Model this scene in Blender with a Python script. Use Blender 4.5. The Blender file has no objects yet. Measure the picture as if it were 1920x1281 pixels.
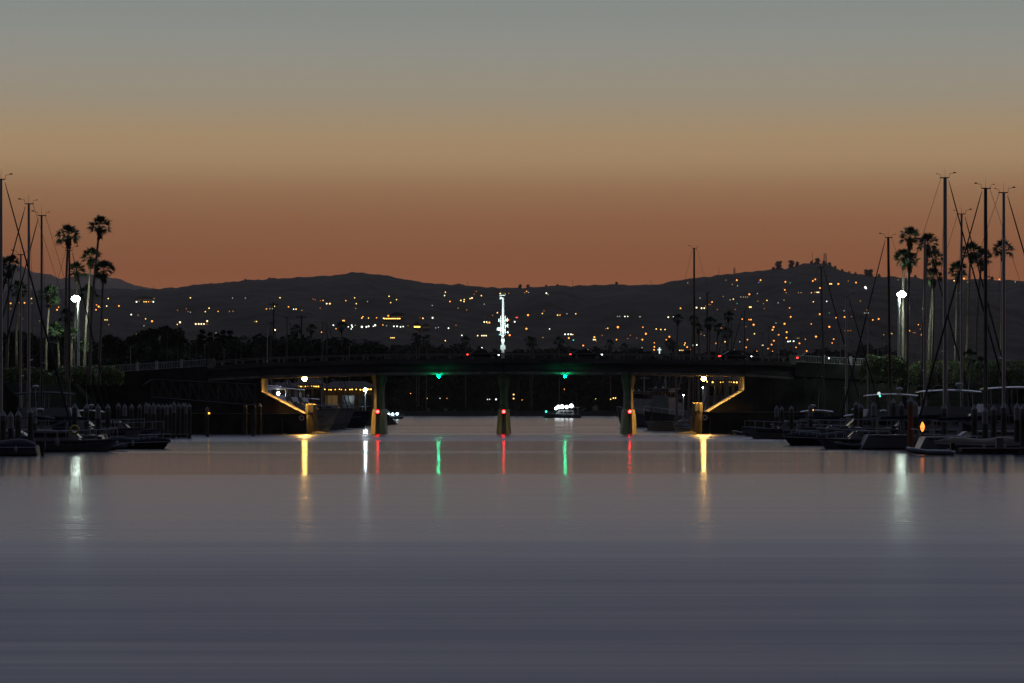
import bpy, math, random
from mathutils import Vector, Matrix, noise
random.seed(7)
R = math.radians
scn = bpy.context.scene
col = scn.collection
HAZE = 2e-5
F, H, YH = 5333.333, 3.4, 766.0          # focal length in photo pixels, eye height (m), horizon row
def at(px, py, Y): return Vector(((px-960)*Y/F, Y, H+(YH-py)*Y/F))
def gx(px, Y): return (px-960)*Y/F
def gz(py, Y): return H+(YH-py)*Y/F
def lin(r, g, b, s=1.0):
    f = lambda c: (c/12.92 if c <= .04045 else ((c+.055)/1.055)**2.4)
    return (f(r/255)*s, f(g/255)*s, f(b/255)*s, 1)

# ------------------------------------------------------------------ camera, sky, exposure
cam = bpy.data.cameras.new('camera'); camo = bpy.data.objects.new('camera', cam); col.objects.link(camo)
cam.lens = 100; cam.sensor_width = 36; cam.shift_y = 125.5/1920
cam.clip_start = 1; cam.clip_end = 60000
camo.location = (0, 0, H); camo.rotation_euler = (R(90), 0, 0); scn.camera = camo

world = bpy.data.worlds.new('World'); scn.world = world; world.use_nodes = True
nt = world.node_tree; N = nt.nodes; Lk = nt.links
bg = N['Background']
tc = N.new('ShaderNodeTexCoord'); sp = N.new('ShaderNodeSeparateXYZ'); Lk.new(tc.outputs['Generated'], sp.inputs[0])
ramp = N.new('ShaderNodeValToRGB'); Lk.new(sp.outputs['Z'], ramp.inputs[0])
SKY = [(0.0, (120, 70, 38)), (.040, (142, 82, 44)), (.0488, (141, 83, 46)), (.058, (143, 91, 54)), (.0685, (147, 102, 67)), (.078, (156, 118, 83)), (.087, (168, 138, 102)),
       (.0945, (170, 143, 108)), (.1057, (160, 146, 124)), (.119, (153, 148, 135)), (.130, (145, 147, 140)), (.142, (139, 144, 140)), (.17, (146, 151, 155)),
       (.23, (162, 167, 180)), (.34, (166, 172, 196)), (.6, (150, 159, 194)), (1.0, (122, 131, 170))]
els = ramp.color_ramp.elements; ramp.color_ramp.interpolation = 'CARDINAL'
els[0].position = SKY[0][0]; els[0].color = lin(*SKY[0][1]); els[1].position = 1.0; els[1].color = lin(*SKY[-1][1])
for p, c in SKY[1:-1]:
    e = els.new(p); e.color = lin(*c)
mr = N.new('ShaderNodeMapRange'); Lk.new(sp.outputs['Y'], mr.inputs[0])       # the twilight arch fades away from the sunset side
mr.interpolation_type = 'SMOOTHSTEP'; mr.inputs[1].default_value = -.75; mr.inputs[2].default_value = .85; mr.inputs[3].default_value = .07; mr.inputs[4].default_value = 1
mx = N.new('ShaderNodeMix'); mx.data_type = 'RGBA'; mx.blend_type = 'MULTIPLY'; mx.inputs[0].default_value = 1
Lk.new(ramp.outputs[0], mx.inputs[6]); Lk.new(mr.outputs[0], mx.inputs[7]); Lk.new(mx.outputs[2], bg.inputs['Color'])
bg.inputs['Strength'].default_value = 1.0
world.cycles.sampling_method = 'MANUAL'; world.cycles.sample_map_resolution = 1024
vs = scn.view_settings; vs.view_transform = 'Standard'; vs.look = 'None'; vs.exposure = 0; vs.gamma = 1; vs.use_curve_mapping = False
cy = scn.cycles
cy.use_denoising = True; cy.max_bounces = 5; cy.diffuse_bounces = 2; cy.glossy_bounces = 3; cy.volume_bounces = 0
cy.sample_clamp_indirect = 4; cy.use_light_tree = True; cy.caustics_reflective = False; cy.caustics_refractive = False
cy.use_adaptive_sampling = True; cy.adaptive_threshold = .01

# ------------------------------------------------------------------ materials
MT = {}
def mat(name, c, rough=.7, metal=0, var=.25, scale=3.0, spec=.4, bump=0, stretch=(1, 1, 1), c2=None):
    m = bpy.data.materials.new(name); m.use_nodes = True; t = m.node_tree; b = t.nodes['Principled BSDF']
    b.inputs['Roughness'].default_value = rough; b.inputs['Metallic'].default_value = metal
    b.inputs['Specular IOR Level'].default_value = spec
    o = t.nodes.new('ShaderNodeTexCoord'); mp = t.nodes.new('ShaderNodeMapping'); mp.inputs['Scale'].default_value = stretch
    t.links.new(o.outputs['Object'], mp.inputs[0])
    n = t.nodes.new('ShaderNodeTexNoise'); n.inputs['Scale'].default_value = scale; n.inputs['Detail'].default_value = 5
    t.links.new(mp.outputs[0], n.inputs['Vector'])
    r = t.nodes.new('ShaderNodeValToRGB'); r.color_ramp.elements[0].position = .3; r.color_ramp.elements[1].position = .7
    lo = c2 if c2 else tuple(x*(1-var) for x in c); hi = tuple(min(1, x*(1+var)) for x in c)
    r.color_ramp.elements[0].color = (*lo, 1); r.color_ramp.elements[1].color = (*hi, 1)
    t.links.new(n.outputs['Fac'], r.inputs[0]); t.links.new(r.outputs[0], b.inputs['Base Color'])
    if bump:
        bp = t.nodes.new('ShaderNodeBump'); bp.inputs['Strength'].default_value = bump; bp.inputs['Distance'].default_value = .05
        t.links.new(n.outputs['Fac'], bp.inputs['Height']); t.links.new(bp.outputs[0], b.inputs['Normal'])
    MT[name] = m; return m
def emit(name, c, s, sampling='AUTO'):
    m = bpy.data.materials.new(name); m.use_nodes = True; b = m.node_tree.nodes['Principled BSDF']
    b.inputs['Base Color'].default_value = (.1, .1, .1, 1)
    b.inputs['Emission Color'].default_value = (*c, 1); b.inputs['Emission Strength'].default_value = s
    m.cycles.emission_sampling = sampling
    MT[name] = m; return m
mat('concrete', (.27, .25, .21), .85, var=.35, scale=.8, bump=.3)
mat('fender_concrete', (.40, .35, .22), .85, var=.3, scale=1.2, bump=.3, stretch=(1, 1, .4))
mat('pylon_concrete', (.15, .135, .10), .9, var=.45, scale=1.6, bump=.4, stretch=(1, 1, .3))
mat('pier_concrete', (.17, .16, .13), .85, var=.35, scale=.8, bump=.3)
mat('fascia', (.10, .095, .09), .85, var=.4, scale=.5, bump=.2, stretch=(.3, 1, 3))
mat('wing', (.05, .048, .045), .95, spec=.1, var=.5, scale=.35, bump=.3)
mat('asphalt', (.05, .05, .05), .9, var=.2, scale=4)
mat('soil', (.010, .011, .008), 1, spec=.02, var=.4, scale=.4, bump=.5)
mat('rock', (.07, .065, .06), .9, var=.4, scale=1.5, bump=.6)
mat('hill', (.036, .030, .023), 1, spec=.02, var=.6, scale=.011, bump=0)
mat('dark_metal', (.03, .03, .03), .5, metal=.4, var=.2)
mat('rail_paint', (.20, .19, .18), .4, var=.2, scale=2)
mat('white_metal', (.55, .56, .55), .45, var=.15)
mat('alu', (.28, .29, .30), .42, metal=.75, var=.15, scale=1, stretch=(1, 1, .2))
mat('mast_dark', (.05, .05, .052), .5, metal=.4, var=.2)
mat('wire', (.10, .10, .10), .5, metal=.6, var=.1)
mat('gelcoat', (.25, .25, .255), .28, var=.10, scale=.7)
mat('gelcoat_grey', (.16, .165, .175), .32, var=.15, scale=.7)
mat('navy', (.012, .018, .035), .3, var=.2, scale=.7)
mat('black_hull', (.012, .012, .013), .35, var=.2)
mat('canvas', (.012, .014, .022), .9, var=.3, scale=5, bump=.3)
mat('canvas_tan', (.16, .14, .11), .9, var=.2, scale=5, bump=.3)
mat('glass', (.012, .014, .016), .08, var=.1, spec=.6)
mat('teak', (.12, .07, .04), .7, var=.3, scale=8, stretch=(1, 8, 1))
mat('rubber', (.04, .04, .042), .75, var=.2)
mat('pile_wood', (.06, .05, .04), .9, var=.4, scale=3, stretch=(1, 1, .2), bump=.4)
mat('pile_cap', (.20, .20, .195), .7, var=.15)
mat('pile_sleeve', (.10, .10, .10), .7, var=.2)
mat('trunk', (.20, .165, .125), .95, var=.35, scale=3, stretch=(1, 1, 4), bump=.8)
mat('bark', (.05, .04, .03), .95, var=.3, scale=4, bump=.6)
mat('palm_leaf', (.045, .085, .022), .6, var=.35, scale=3)
mat('palm_dead', (.10, .07, .04), .9, var=.3, scale=4)
mat('leaf', (.022, .033, .014), .9, spec=.1, var=.5, scale=1.2)
mat('hedge_leaf', (.11, .16, .03), .6, var=.5, scale=2)
mat('wall_paint', (.16, .14, .12), .85, var=.2, scale=.5)
mat('wall_grey', (.07, .07, .07), .85, var=.2, scale=.5)
mat('roof', (.05, .035, .03), .9, var=.3, scale=1)
mat('sign_white', (.62, .62, .60), .6, var=.05)
mat('sign_red', (.35, .03, .02), .6, var=.1)
mat('sign_black', (.02, .02, .02), .6, var=.1)
mat('yellow_buoy', (.45, .33, .06), .6, var=.2)
mat('orange_pile', (.13, .06, .025), .8, var=.2, stretch=(1, 1, .3))
mat('blue_boat', (.02, .05, .10), .3, var=.1)
mat('tower_paint', (.65, .67, .66), .5, var=.1)
emit('em_sodium', (1, .56, .12), 130)
emit('em_street', (.80, 1, .86), 75)
emit('em_dock', (.78, .93, 1), 170)
emit('em_green', (.0, 1, .40), 95)
emit('em_red', (1, .012, .012), 55)
emit('em_string', (1, .52, .08), 7)
emit('em_cross', (.72, .92, .86), 1.1)
emit('em_boatwhite', (.85, .97, 1), 9)
emit('em_boatblue', (.55, .85, 1), 9)
emit('em_teal', (.05, 1, .6), 4)
emit('em_fire', (1, .24, .035), 2.6)
emit('em_window', (1, .62, .22), .07)
emit('em_window_white', (.8, .95, .9), .8)
emit('em_pilot', (1, .38, .03), 6)
emit('em_white_lens', (.85, 1, .95), 25)
LC = {'o': (1, .33, .05), 'a': (1, .60, .16), 'q': (1, .78, .42), 'w': (.92, 1, .82), 'r': (1, .06, .04), 'g': (.05, .9, .35), 't': (.04, .75, .6), 'b': (.4, .5, 1), 'y': (.75, 1, .05)}
LN = {'o': 'orange', 'a': 'amber', 'q': 'warm white', 'w': 'cool white', 'r': 'red', 'g': 'green', 't': 'turquoise', 'b': 'blue', 'y': 'lime yellow'}
for k, c in LC.items(): emit('em_hill_'+k, c, 2.6); emit('em_dim_'+k, c, .55)

def down_light(parent, loc, power, color, cone):          # the downward beam of a hooded lamp
    ld = bpy.data.lights.new('beam', 'SPOT'); ld.energy = power; ld.color = color; ld.spot_size = R(cone); ld.spot_blend = .25; ld.shadow_soft_size = .2
    lo = bpy.data.objects.new('beam', ld); col.objects.link(lo); lo.parent = parent; lo.location = loc
# ------------------------------------------------------------------ mesh helpers
class MB:
    def __init__(s): s.v = []; s.f = []; s.m = []
    def add(s, vs, fs, mi=0):
        b = len(s.v); s.v += [tuple(p) for p in vs]; s.f += [tuple(i+b for i in q) for q in fs]; s.m += [mi]*len(fs)
    def box(s, c, d, mi=0, rz=0, ry=0):
        x, y, z = (q/2 for q in d); M = Matrix.Rotation(rz, 3, 'Z') @ Matrix.Rotation(ry, 3, 'Y'); c = Vector(c)
        vs = [M @ Vector((i*x, j*y, k*z)) + c for k in (-1, 1) for j in (-1, 1) for i in (-1, 1)]
        s.add(vs, [(0, 2, 3, 1), (4, 5, 7, 6), (0, 1, 5, 4), (2, 6, 7, 3), (0, 4, 6, 2), (1, 3, 7, 5)], mi); return s
    def tube(s, pts, rad, n=6, mi=0, cap=True):
        pts = [Vector(p) for p in pts]; rad = rad if isinstance(rad, (list, tuple)) else [rad]*len(pts); b = len(s.v)
        for i, p in enumerate(pts):
            d = (pts[min(i+1, len(pts)-1)]-pts[max(i-1, 0)]).normalized()
            u = d.cross(Vector((0, 1, 0)) if abs(d.y) < .9 else Vector((1, 0, 0))).normalized(); w = d.cross(u)
            for k in range(n):
                a = 2*math.pi*k/n; s.v.append(tuple(p+(u*math.cos(a)+w*math.sin(a))*rad[i]))
        fs = [(b+i*n+k, b+i*n+(k+1) % n, b+(i+1)*n+(k+1) % n, b+(i+1)*n+k) for i in range(len(pts)-1) for k in range(n)]
        if cap: fs += [tuple(b+k for k in range(n))[::-1], tuple(b+(len(pts)-1)*n+k for k in range(n))]
        s.f += fs; s.m += [mi]*len(fs); return s
    def prism(s, prof, y0, y1, mi=0):                      # profile in x,z, counter-clockwise seen from -y
        n = len(prof); vs = [(x, y0, z) for x, z in prof]+[(x, y1, z) for x, z in prof]
        s.add(vs, [tuple(range(n)), tuple(range(2*n-1, n-1, -1))]+[(i, i+n, (i+1) % n+n, (i+1) % n) for i in range(n)], mi); return s
    def loft(s, rings, mi=0, closed=True, caps=True):
        b = len(s.v); n = len(rings[0])
        for r in rings: s.v += [tuple(p) for p in r]
        fs = [(b+i*n+k, b+i*n+(k+1) % n, b+(i+1)*n+(k+1) % n, b+(i+1)*n+k) for i in range(len(rings)-1) for k in range(n if closed else n-1)]
        if caps: fs += [tuple(b+k for k in range(n))[::-1], tuple(b+(len(rings)-1)*n+k for k in range(n))]
        s.f += fs; s.m += [mi]*len(fs); return s
    def ball(s, c, r, mi=0, seg=8, rings=5, sx=1, sy=1, sz=1):
        c = Vector(c); b = len(s.v); vs = [c+Vector((0, 0, -r*sz))]
        for i in range(1, rings):
            a = -math.pi/2+math.pi*i/rings
            for k in range(seg):
                t = 2*math.pi*k/seg; vs.append(c+Vector((r*sx*math.cos(a)*math.cos(t), r*sy*math.cos(a)*math.sin(t), r*sz*math.sin(a))))
        vs.append(c+Vector((0, 0, r*sz))); fs = []
        for k in range(seg): fs.append((0, 1+(k+1) % seg, 1+k))
        for i in range(rings-2):
            for k in range(seg): o = 1+i*seg; fs.append((o+k, o+(k+1) % seg, o+seg+(k+1) % seg, o+seg+k))
        o = 1+(rings-2)*seg
        for k in range(seg): fs.append((o+k, o+(k+1) % seg, len(vs)-1))
        s.add(vs, fs, mi); return s
    def mesh(s, name, mats, smooth=False):
        me = bpy.data.meshes.new(name); me.from_pydata(s.v, [], s.f)
        for m in (mats if isinstance(mats, (list, tuple)) else [mats]): me.materials.append(MT[m])
        me.polygons.foreach_set('material_index', s.m)
        if smooth: me.polygons.foreach_set('use_smooth', [True]*len(s.f))
        me.update(); return me
    def build(s, name, mats, parent=None, loc=(0, 0, 0), rz=0, smooth=False):
        return link(name, s.mesh(name, mats, smooth), parent, loc, rz)
def link(name, me, parent=None, loc=(0, 0, 0), rz=0, sc=None):
    o = bpy.data.objects.new(name, me); col.objects.link(o); o.location = loc; o.rotation_euler = (0, 0, rz); o.parent = parent
    if sc: o.scale = sc if isinstance(sc, tuple) else (sc, sc, sc)
    return o
def tag(o, label=None, cat=None, group=None, kind=None):
    if label: o['label'] = label
    if cat: o['category'] = cat
    if group: o['group'] = group
    if kind: o['kind'] = kind
    return o
def thing(name, label, cat, loc=(0, 0, 0), rz=0, group=None, sc=None):
    return tag(link(name, None, None, loc, rz, sc), label, cat, group)
ORD = 'first second third fourth fifth sixth seventh eighth ninth tenth eleventh twelfth thirteenth fourteenth fifteenth sixteenth seventeenth eighteenth nineteenth twentieth'.split()
def ordn(i):
    if i < 20: return ORD[i]
    return ('twenty ', 'thirty ', 'forty ')[(i+1)//10-2]+ORD[(i+1) % 10-1] if (i+1) % 10 else ('thirtieth', 'fortieth')[(i+1)//10-3]
def lerp(a, b, t): return a+(b-a)*t
def interp(tab, x):
    if x <= tab[0][0]: return tab[0][1]
    for (a, b), (c, d) in zip(tab, tab[1:]):
        if x <= c: return b+(d-b)*(x-a)/(c-a)
    return tab[-1][1]

# ------------------------------------------------------------------ water
def make_water():
    m = bpy.data.materials.new('water'); m.use_nodes = True; t = m.node_tree; b = t.nodes['Principled BSDF']; MT['water'] = m
    b.inputs['Base Color'].default_value = (.014, .021, .046, 1); b.inputs['IOR'].default_value = 1.33
    g = t.nodes.new('ShaderNodeNewGeometry'); s = t.nodes.new('ShaderNodeSeparateXYZ'); t.links.new(g.outputs['Position'], s.inputs[0])
    def noise_tex(sc, det, scale):
        mp = t.nodes.new('ShaderNodeMapping'); mp.inputs['Scale'].default_value = sc; t.links.new(g.outputs['Position'], mp.inputs[0])
        n = t.nodes.new('ShaderNodeTexNoise'); n.inputs['Scale'].default_value = scale; n.inputs['Detail'].default_value = det
        t.links.new(mp.outputs[0], n.inputs['Vector']); return n.outputs['Fac']
    def math_(op, a, b_=None, c=None):
        n = t.nodes.new('ShaderNodeMath'); n.operation = op
        for i, q in enumerate((a, b_, c)):
            if q is None: continue
            if isinstance(q, (int, float)): n.inputs[i].default_value = q
            else: t.links.new(q, n.inputs[i])
        return n.outputs[0]
    # cat's-paws: bands of wind ripple lying across the channel, edges ragged by noise (all in metres along the channel)
    edge = noise_tex((.02, .05, .02), 3, 1.0)
    warp = math_('MULTIPLY_ADD', math_('SUBTRACT', edge, .5), math_('MULTIPLY', s.outputs['Y'], .16), s.outputs['Y'])
    warp = math_('MULTIPLY_ADD', s.outputs['X'], -.12, warp)
    ramp = t.nodes.new('ShaderNodeValToRGB')
    y0, y1 = 30.0, 630.0
    t.links.new(math_('DIVIDE', math_('SUBTRACT', warp, y0), y1-y0), ramp.inputs[0])
    BANDS = [(30, .43), (48, .425), (58, .405), (69, .345), (78, .285), (88, .25), (112, .225), (145, .19), (150.5, .125), (215, .118), (222, .17), (228, .118), (285, .125), (294, .19), (325, .28), (380, .23), (392, .125), (425, .115), (440, .19), (460, .115), (515, .17), (550, .115), (630, .13)]
    an = t.nodes.new('ShaderNodeMapRange'); t.links.new(ramp.outputs[0], an.inputs[0])          # crests lie across the channel where it is calm; ruffled patches are confused
    an.inputs[1].default_value = .13; an.inputs[2].default_value = .22; an.inputs[3].default_value = .68; an.inputs[4].default_value = .25
    t.links.new(an.outputs[0], b.inputs['Anisotropic']); tg = t.nodes.new('ShaderNodeCombineXYZ'); tg.inputs[1].default_value = 1; t.links.new(tg.outputs[0], b.inputs['Tangent'])
    e = ramp.color_ramp.elements; e[0].position = 0; e[0].color = (BANDS[0][1],)*3+(1,); e[1].position = 1; e[1].color = (BANDS[-1][1],)*3+(1,)
    for y, r in BANDS[1:-1]:
        q = e.new((y-y0)/(y1-y0)); q.color = (r, r, r, 1)
    streak = noise_tex((.012, .22, 1), 6, 1.0)
    streak2 = noise_tex((.06, 1.9, 1), 6, 1.0)
    st = math_('ADD', math_('MULTIPLY', math_('SUBTRACT', streak, .5), .40), math_('MULTIPLY', math_('SUBTRACT', streak2, .5), .34))
    rgh = math_('MULTIPLY', ramp.outputs[0], math_('ADD', 1.0, st))
    t.links.new(rgh, b.inputs['Roughness'])
    bp = t.nodes.new('ShaderNodeBump'); bp.inputs['Strength'].default_value = .35; bp.inputs['Distance'].default_value = .012
    t.links.new(noise_tex((.10, .9, 1), 4, 1.0), bp.inputs['Height']); t.links.new(bp.outputs[0], b.inputs['Normal'])
    o = MB(); o.add([(-6000, -400, 0), (6000, -400, 0), (6000, 1330, 0), (-6000, 1330, 0)], [(0, 1, 2, 3)])
    tag(o.build('water', 'water'), kind='structure')
make_water()

# ------------------------------------------------------------------ land and hills
land = MB(); land.add([(-9000, 1290, -.5), (9000, 1290, -.5), (9000, 1305, 2.0), (-9000, 1305, 2.0), (9000, 2100, 3), (-9000, 2100, 3)], [(0, 1, 2, 3), (3, 2, 4, 5)])
tag(land.build('ground', 'soil'), kind='structure')
RIDGE = [(-900, 545), (-300, 548), (0, 545), (200, 541), (290, 542), (310, 541.5), (345, 538), (365, 534), (400, 533), (450, 527), (500, 523), (560, 520), (620, 516.5), (660, 511.5), (680, 511.5), (720, 517), (770, 526), (800, 530), (860, 534), (920, 539), (960, 541), (1000, 538), (1060, 535), (1120, 535), (1160, 533), (1205, 533),
         (1217, 535), (1250, 529), (1300, 522.5), (1350, 516), (1380, 511), (1450, 507), (1490, 501), (1505, 495), (1530, 494), (1556, 498), (1575, 507), (1600, 514), (1640, 518), (1720, 522), (1800, 524), (1920, 526), (2300, 530), (2900, 545)]
Y0, Y1 = 1900.0, 6000.0
def hill_z(a, Y):
    px = 960+F*a; zr = gz(interp(RIDGE, px), Y1)
    s = (Y-Y0)/(Y1-Y0)
    if s <= 0: return 2.6
    n = noise.fractal(Vector((a*40, Y*.0016, 3.1)), 1.0, 2.0, 5)
    n2 = noise.fractal(Vector((a*260, 1.7, 0)), 1.0, 2.0, 4)*3.2*max(0, s-.9)*10 if s > .9 else 0
    return 2.6+(zr-2.6)*s*(1+.10*n*(1-s)*4*s**.5) + n2 if s <= 1 else 2.6+(zr-2.6)*(1-(s-1)*2.2)
def make_hills():
    m = MB(); cols = 760; rows = 62
    As = [lerp(-.36, .36, i/cols) for i in range(cols+1)]
    Ys = [lerp(Y0-60, Y1, (j/(rows-4))**1.0) for j in range(rows-3)]+[6250, 6600, 7000]
    for Y in Ys:
        for a in As: m.v.append((a*Y, Y, hill_z(a, Y)))
    w = cols+1
    m.f = [(j*w+i, j*w+i+1, (j+1)*w+i+1, (j+1)*w+i) for j in range(len(Ys)-1) for i in range(cols)]; m.m = [0]*len(m.f)
    tag(m.build('hills', 'hill', smooth=True), kind='structure')
    FAR = [(-1200, 520), (-400, 480), (0, 489), (40, 500), (70, 513), (90, 515), (125, 521), (150, 515), (165, 512.5), (185, 517), (220, 523), (250, 533), (285, 543), (420, 560), (600, 600)]
    m = MB(); D = 15000
    xs = [-1200+i*6 for i in range(301)]
    for k, (d, q) in enumerate(((9500, .02), (12500, .6), (D, 1), (17000, .3))):
        for x in xs:
            z = gz(interp(FAR, x), D); zz = noise.fractal(Vector((x*.03, d*.001, 0)), 1, 2, 4)*14
            m.v.append(((x-960)*d/F*(1 if k == 2 else 1), d, max(2, z*q+zz*min(q, 1)*(k != 0))))
    w = len(xs); m.f = [(j*w+i, j*w+i+1, (j+1)*w+i+1, (j+1)*w+i) for j in range(3) for i in range(w-1)]; m.m = [0]*len(m.f)
    tag(m.build('mountain', 'hill', smooth=True), kind='structure')
make_hills()

def bank(name, pts, zt, matn='soil'):                      # pts: top outline (x,y), sloping skirt down to the water bed
    n = len(pts); cx = sum(p[0] for p in pts)/n; cyy = sum(p[1] for p in pts)/n
    m = MB(); top = [(x, y, zt(x, y)) for x, y in pts]
    low = []
    for x, y in pts:
        d = Vector((x-cx, y-cyy)).normalized()*zt(x, y)*1.3; low.append((x+d.x, y+d.y, -1.0))
    m.loft([low, top], caps=False); m.f.append(tuple(range(n, 2*n))); m.m.append(0)
    return tag(m.build(name, matn), kind='structure')

# ------------------------------------------------------------------ bridge
YB, YB2 = 381.0, 391.0
def bx(px): return gx(px, YB)
def bz(py): return gz(py, YB)
CURB = [(0, 708), (160, 702), (388, 687.0), (480, 680.5), (720, 673.5), (960, 672), (1200, 673), (1440, 677), (1490, 679), (1620, 686), (1800, 695)]
SOFF = [(388, 715), (488, 709.5), (700, 703.6), (944, 701.5), (1182, 702.6), (1396, 706), (1490, 712)]
bridge = thing('road_bridge', 'long low concrete road bridge on three piers spanning the harbour channel', 'bridge', (0, YB, 0))
def strip(fz0, fz1, p0, p1, y0, y1, step=12):
    m = MB(); rings = []
    n = max(2, int((p1-p0)/step))
    for i in range(n+1):
        p = lerp(p0, p1, i/n); x = bx(p); a, b = fz0(p), fz1(p)
        rings.append([(x, y0, a), (x, y1, a), (x, y1, b), (x, y0, b)])
    return m.loft(rings)
cz = lambda p: bz(interp(CURB, p)); sz_ = lambda p: bz(interp(SOFF, p))
strip(lambda p: sz_(p)+.02, lambda p: cz(p)-.25, 389, 1489, .45, 9.55).build('deck', 'fascia', bridge)
strip(lambda p: cz(p)-.62, lambda p: cz(p), 388, 1490, 0, .44).build('parapet', 'fascia', bridge)
strip(lambda p: cz(p)-.62, lambda p: cz(p), 388, 1490, 9.56, 10).build('parapet', 'fascia', bridge)
strip(lambda p: cz(p)-.249, lambda p: cz(p)-.12, 388, 1490, .445, 9.555).build('roadway', 'asphalt', bridge)
strip(lambda p: sz_(p), lambda p: sz_(p)+.35, 389, 1489, .3, .85).build('edge_beam', 'concrete', bridge)
strip(lambda p: sz_(p), lambda p: sz_(p)+.35, 389, 1489, 9.15, 9.7).build('edge_beam', 'concrete', bridge)
RH = .62
pm = MB().box((0, 0, RH/2), (.26, .24, RH)).mesh('rail_post', 'rail_paint')
for k in range(28):
    p = 402+k*40
    if p > 1486: break
    for yy in (.22, 9.78): link('rail_post', pm, bridge, (bx(p), yy, cz(p)))
for yy in (.22, 9.78):
    strip(lambda p: cz(p)+RH, lambda p: cz(p)+RH+.11, 392, 1487, yy-.09, yy+.09).build('handrail', 'rail_paint', bridge)
for p in (395, 1487):
    MB().box((0, 0, .35), (.9, .5, 1.3)).tube([(.3, -.28, .75), (.05, -.3, .3), (-.15, -.3, -.25)], .07).build('end_post', 'concrete', bridge, (bx(p), .2, cz(p)))
for p in (489, 708, 944.5, 1181, 1396):
    MB().box((bx(p), .215, (cz(p)+sz_(p))/2), (.07, .5, cz(p)-sz_(p)-.1)).build('expansion_joint', 'sign_black', bridge)
for k in range(17):
    p = 430+k*62; MB().tube([(bx(p), -.06, cz(p)-.5), (bx(p), -.06, cz(p)-1.0)], .06, 6).build('drain_pipe', 'dark_metal', bridge)
# piers
def pier(px, capw):
    x = bx(px); s = 1
    def ring(w, z, ch=.55, y0=1.0, y1=9.0, dx=0):      # pointed, chamfered ends up and down stream
        h = w/2; c = w*.17
        return [(dx-c, y0, z), (dx+c, y0, z), (dx+h, y0+ch, z), (dx+h, y1-ch, z), (dx+c, y1, z), (dx-c, y1, z), (dx-h, y1-ch, z), (dx-h, y0+ch, z)]
    zt = sz_(px)
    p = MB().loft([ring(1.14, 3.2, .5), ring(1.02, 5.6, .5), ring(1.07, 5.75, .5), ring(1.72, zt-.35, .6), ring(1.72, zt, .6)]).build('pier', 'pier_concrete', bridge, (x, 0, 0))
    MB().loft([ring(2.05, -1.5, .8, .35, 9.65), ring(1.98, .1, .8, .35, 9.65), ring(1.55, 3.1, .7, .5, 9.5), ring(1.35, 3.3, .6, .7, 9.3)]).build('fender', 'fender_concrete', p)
    lz = bz(772)
    nl = MB().box((0, .38, lz), (.42, .20, .62)).box((0, .16, lz+.33), (.5, .5, .05)).box((0, .12, lz-.27), (.56, .66, .05)).tube([(0, .44, lz-.3), (0, .44, .4)], .05).build('navigation_light', 'sign_black', p)  # plate below the lens is added to keep its red light off the fender
    MB().ball((0, .16, lz), .19, seg=10, rings=6).build('red_lens', 'em_red', nl)
    return p
for px in (708, 944.5, 1181): pier(px, 1)
# abutments: the end walls and paved slopes under the end spans
def abut(left):
    if left: prof = [(150, 815), (573, 815), (573, 776), (568, 776), (489, 735), (489, 709.2), (389, 714.6), (350, 716), (150, 728)]
    else: prof = [(1318, 815), (1720, 815), (1720, 716), (1489, 711.6), (1396.5, 705.8), (1396.5, 732), (1329, 773), (1318, 773)]
    pr = [(bx(x), bz(y) if y != 815 else -2) for x, y in prof]
    a = MB().prism(pr, .2, 9.8).build('abutment', 'wing', bridge)
    # board joints on the front wall
    jn = MB()
    for k in range(7):
        p = (372+k*16) if left else (1415+k*18); top = bz(719 if left else 716)
        jn.box((bx(p), .19, top/2), (.05, .05, top-1))
    jn.build('wall_joint', 'sign_black', a)
    q = [(489, 709.2), (489, 735), (568, 776)] if left else [(1396.5, 705.8), (1396.5, 732), (1329, 773)]
    sl = MB(); s = 1 if left else -1
    # concrete lining slabs on the slope and the breast wall, 3 cm proud, with open joints
    n = 6; (xa, ya), (xb, yb) = q[1], q[2]
    pav = MB().box((0, 0, 0), (1, 8.9, .06))
    L = math.hypot(bx(xb)-bx(xa), bz(yb)-bz(ya)); ang = math.atan2(bz(yb)-bz(ya), bx(xb)-bx(xa))
    me = MB().box((0, 0, 0), (L/n-.08, 9.4, .08)).mesh('slope_slab', 'concrete')
    for i in range(n):
        t = (i+.5)/n; o = link('slope_slab', me, a, (lerp(bx(xa), bx(xb), t)+s*.02, 5, lerp(bz(ya), bz(yb), t)+.035)); o.rotation_euler = (0, -ang, 0)
    MB().box((bx(q[0][0])+s*.04, 5, (bz(q[0][1])+bz(q[1][1]))/2), (.08, 9.4, bz(q[0][1])-bz(q[1][1])-.1)).build('breast_wall', 'concrete', a)
    return a
abut(True); abut(False)
# lamps under the deck
def under_lamp(px, py, em, r, yy, drop):
    p = at(px, py, YB+yy); 
    l = MB().tube([(0, 0, r*.8), (0, 0, drop)], .045).box((0, 0, r*.95), (r*1.5, r*1.5, r*.35)).build('lamp', 'dark_metal', bridge, (p.x, yy, p.z))
    MB().ball((0, 0, 0), r, seg=12, rings=8).build('bulb', em, l)
    if em == 'em_sodium': down_light(l, (0, 0, -r-.05), 6200, (1, .52, .11), 172)
under_lamp(571, 710.5, 'em_sodium', .31, 1.1, .5); under_lamp(1319.5, 710, 'em_sodium', .31, 1.1, .5)
under_lamp(822.5, 706, 'em_green', .17, .0, .75); under_lamp(1059.5, 706, 'em_green', .17, .0, .75)

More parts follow.
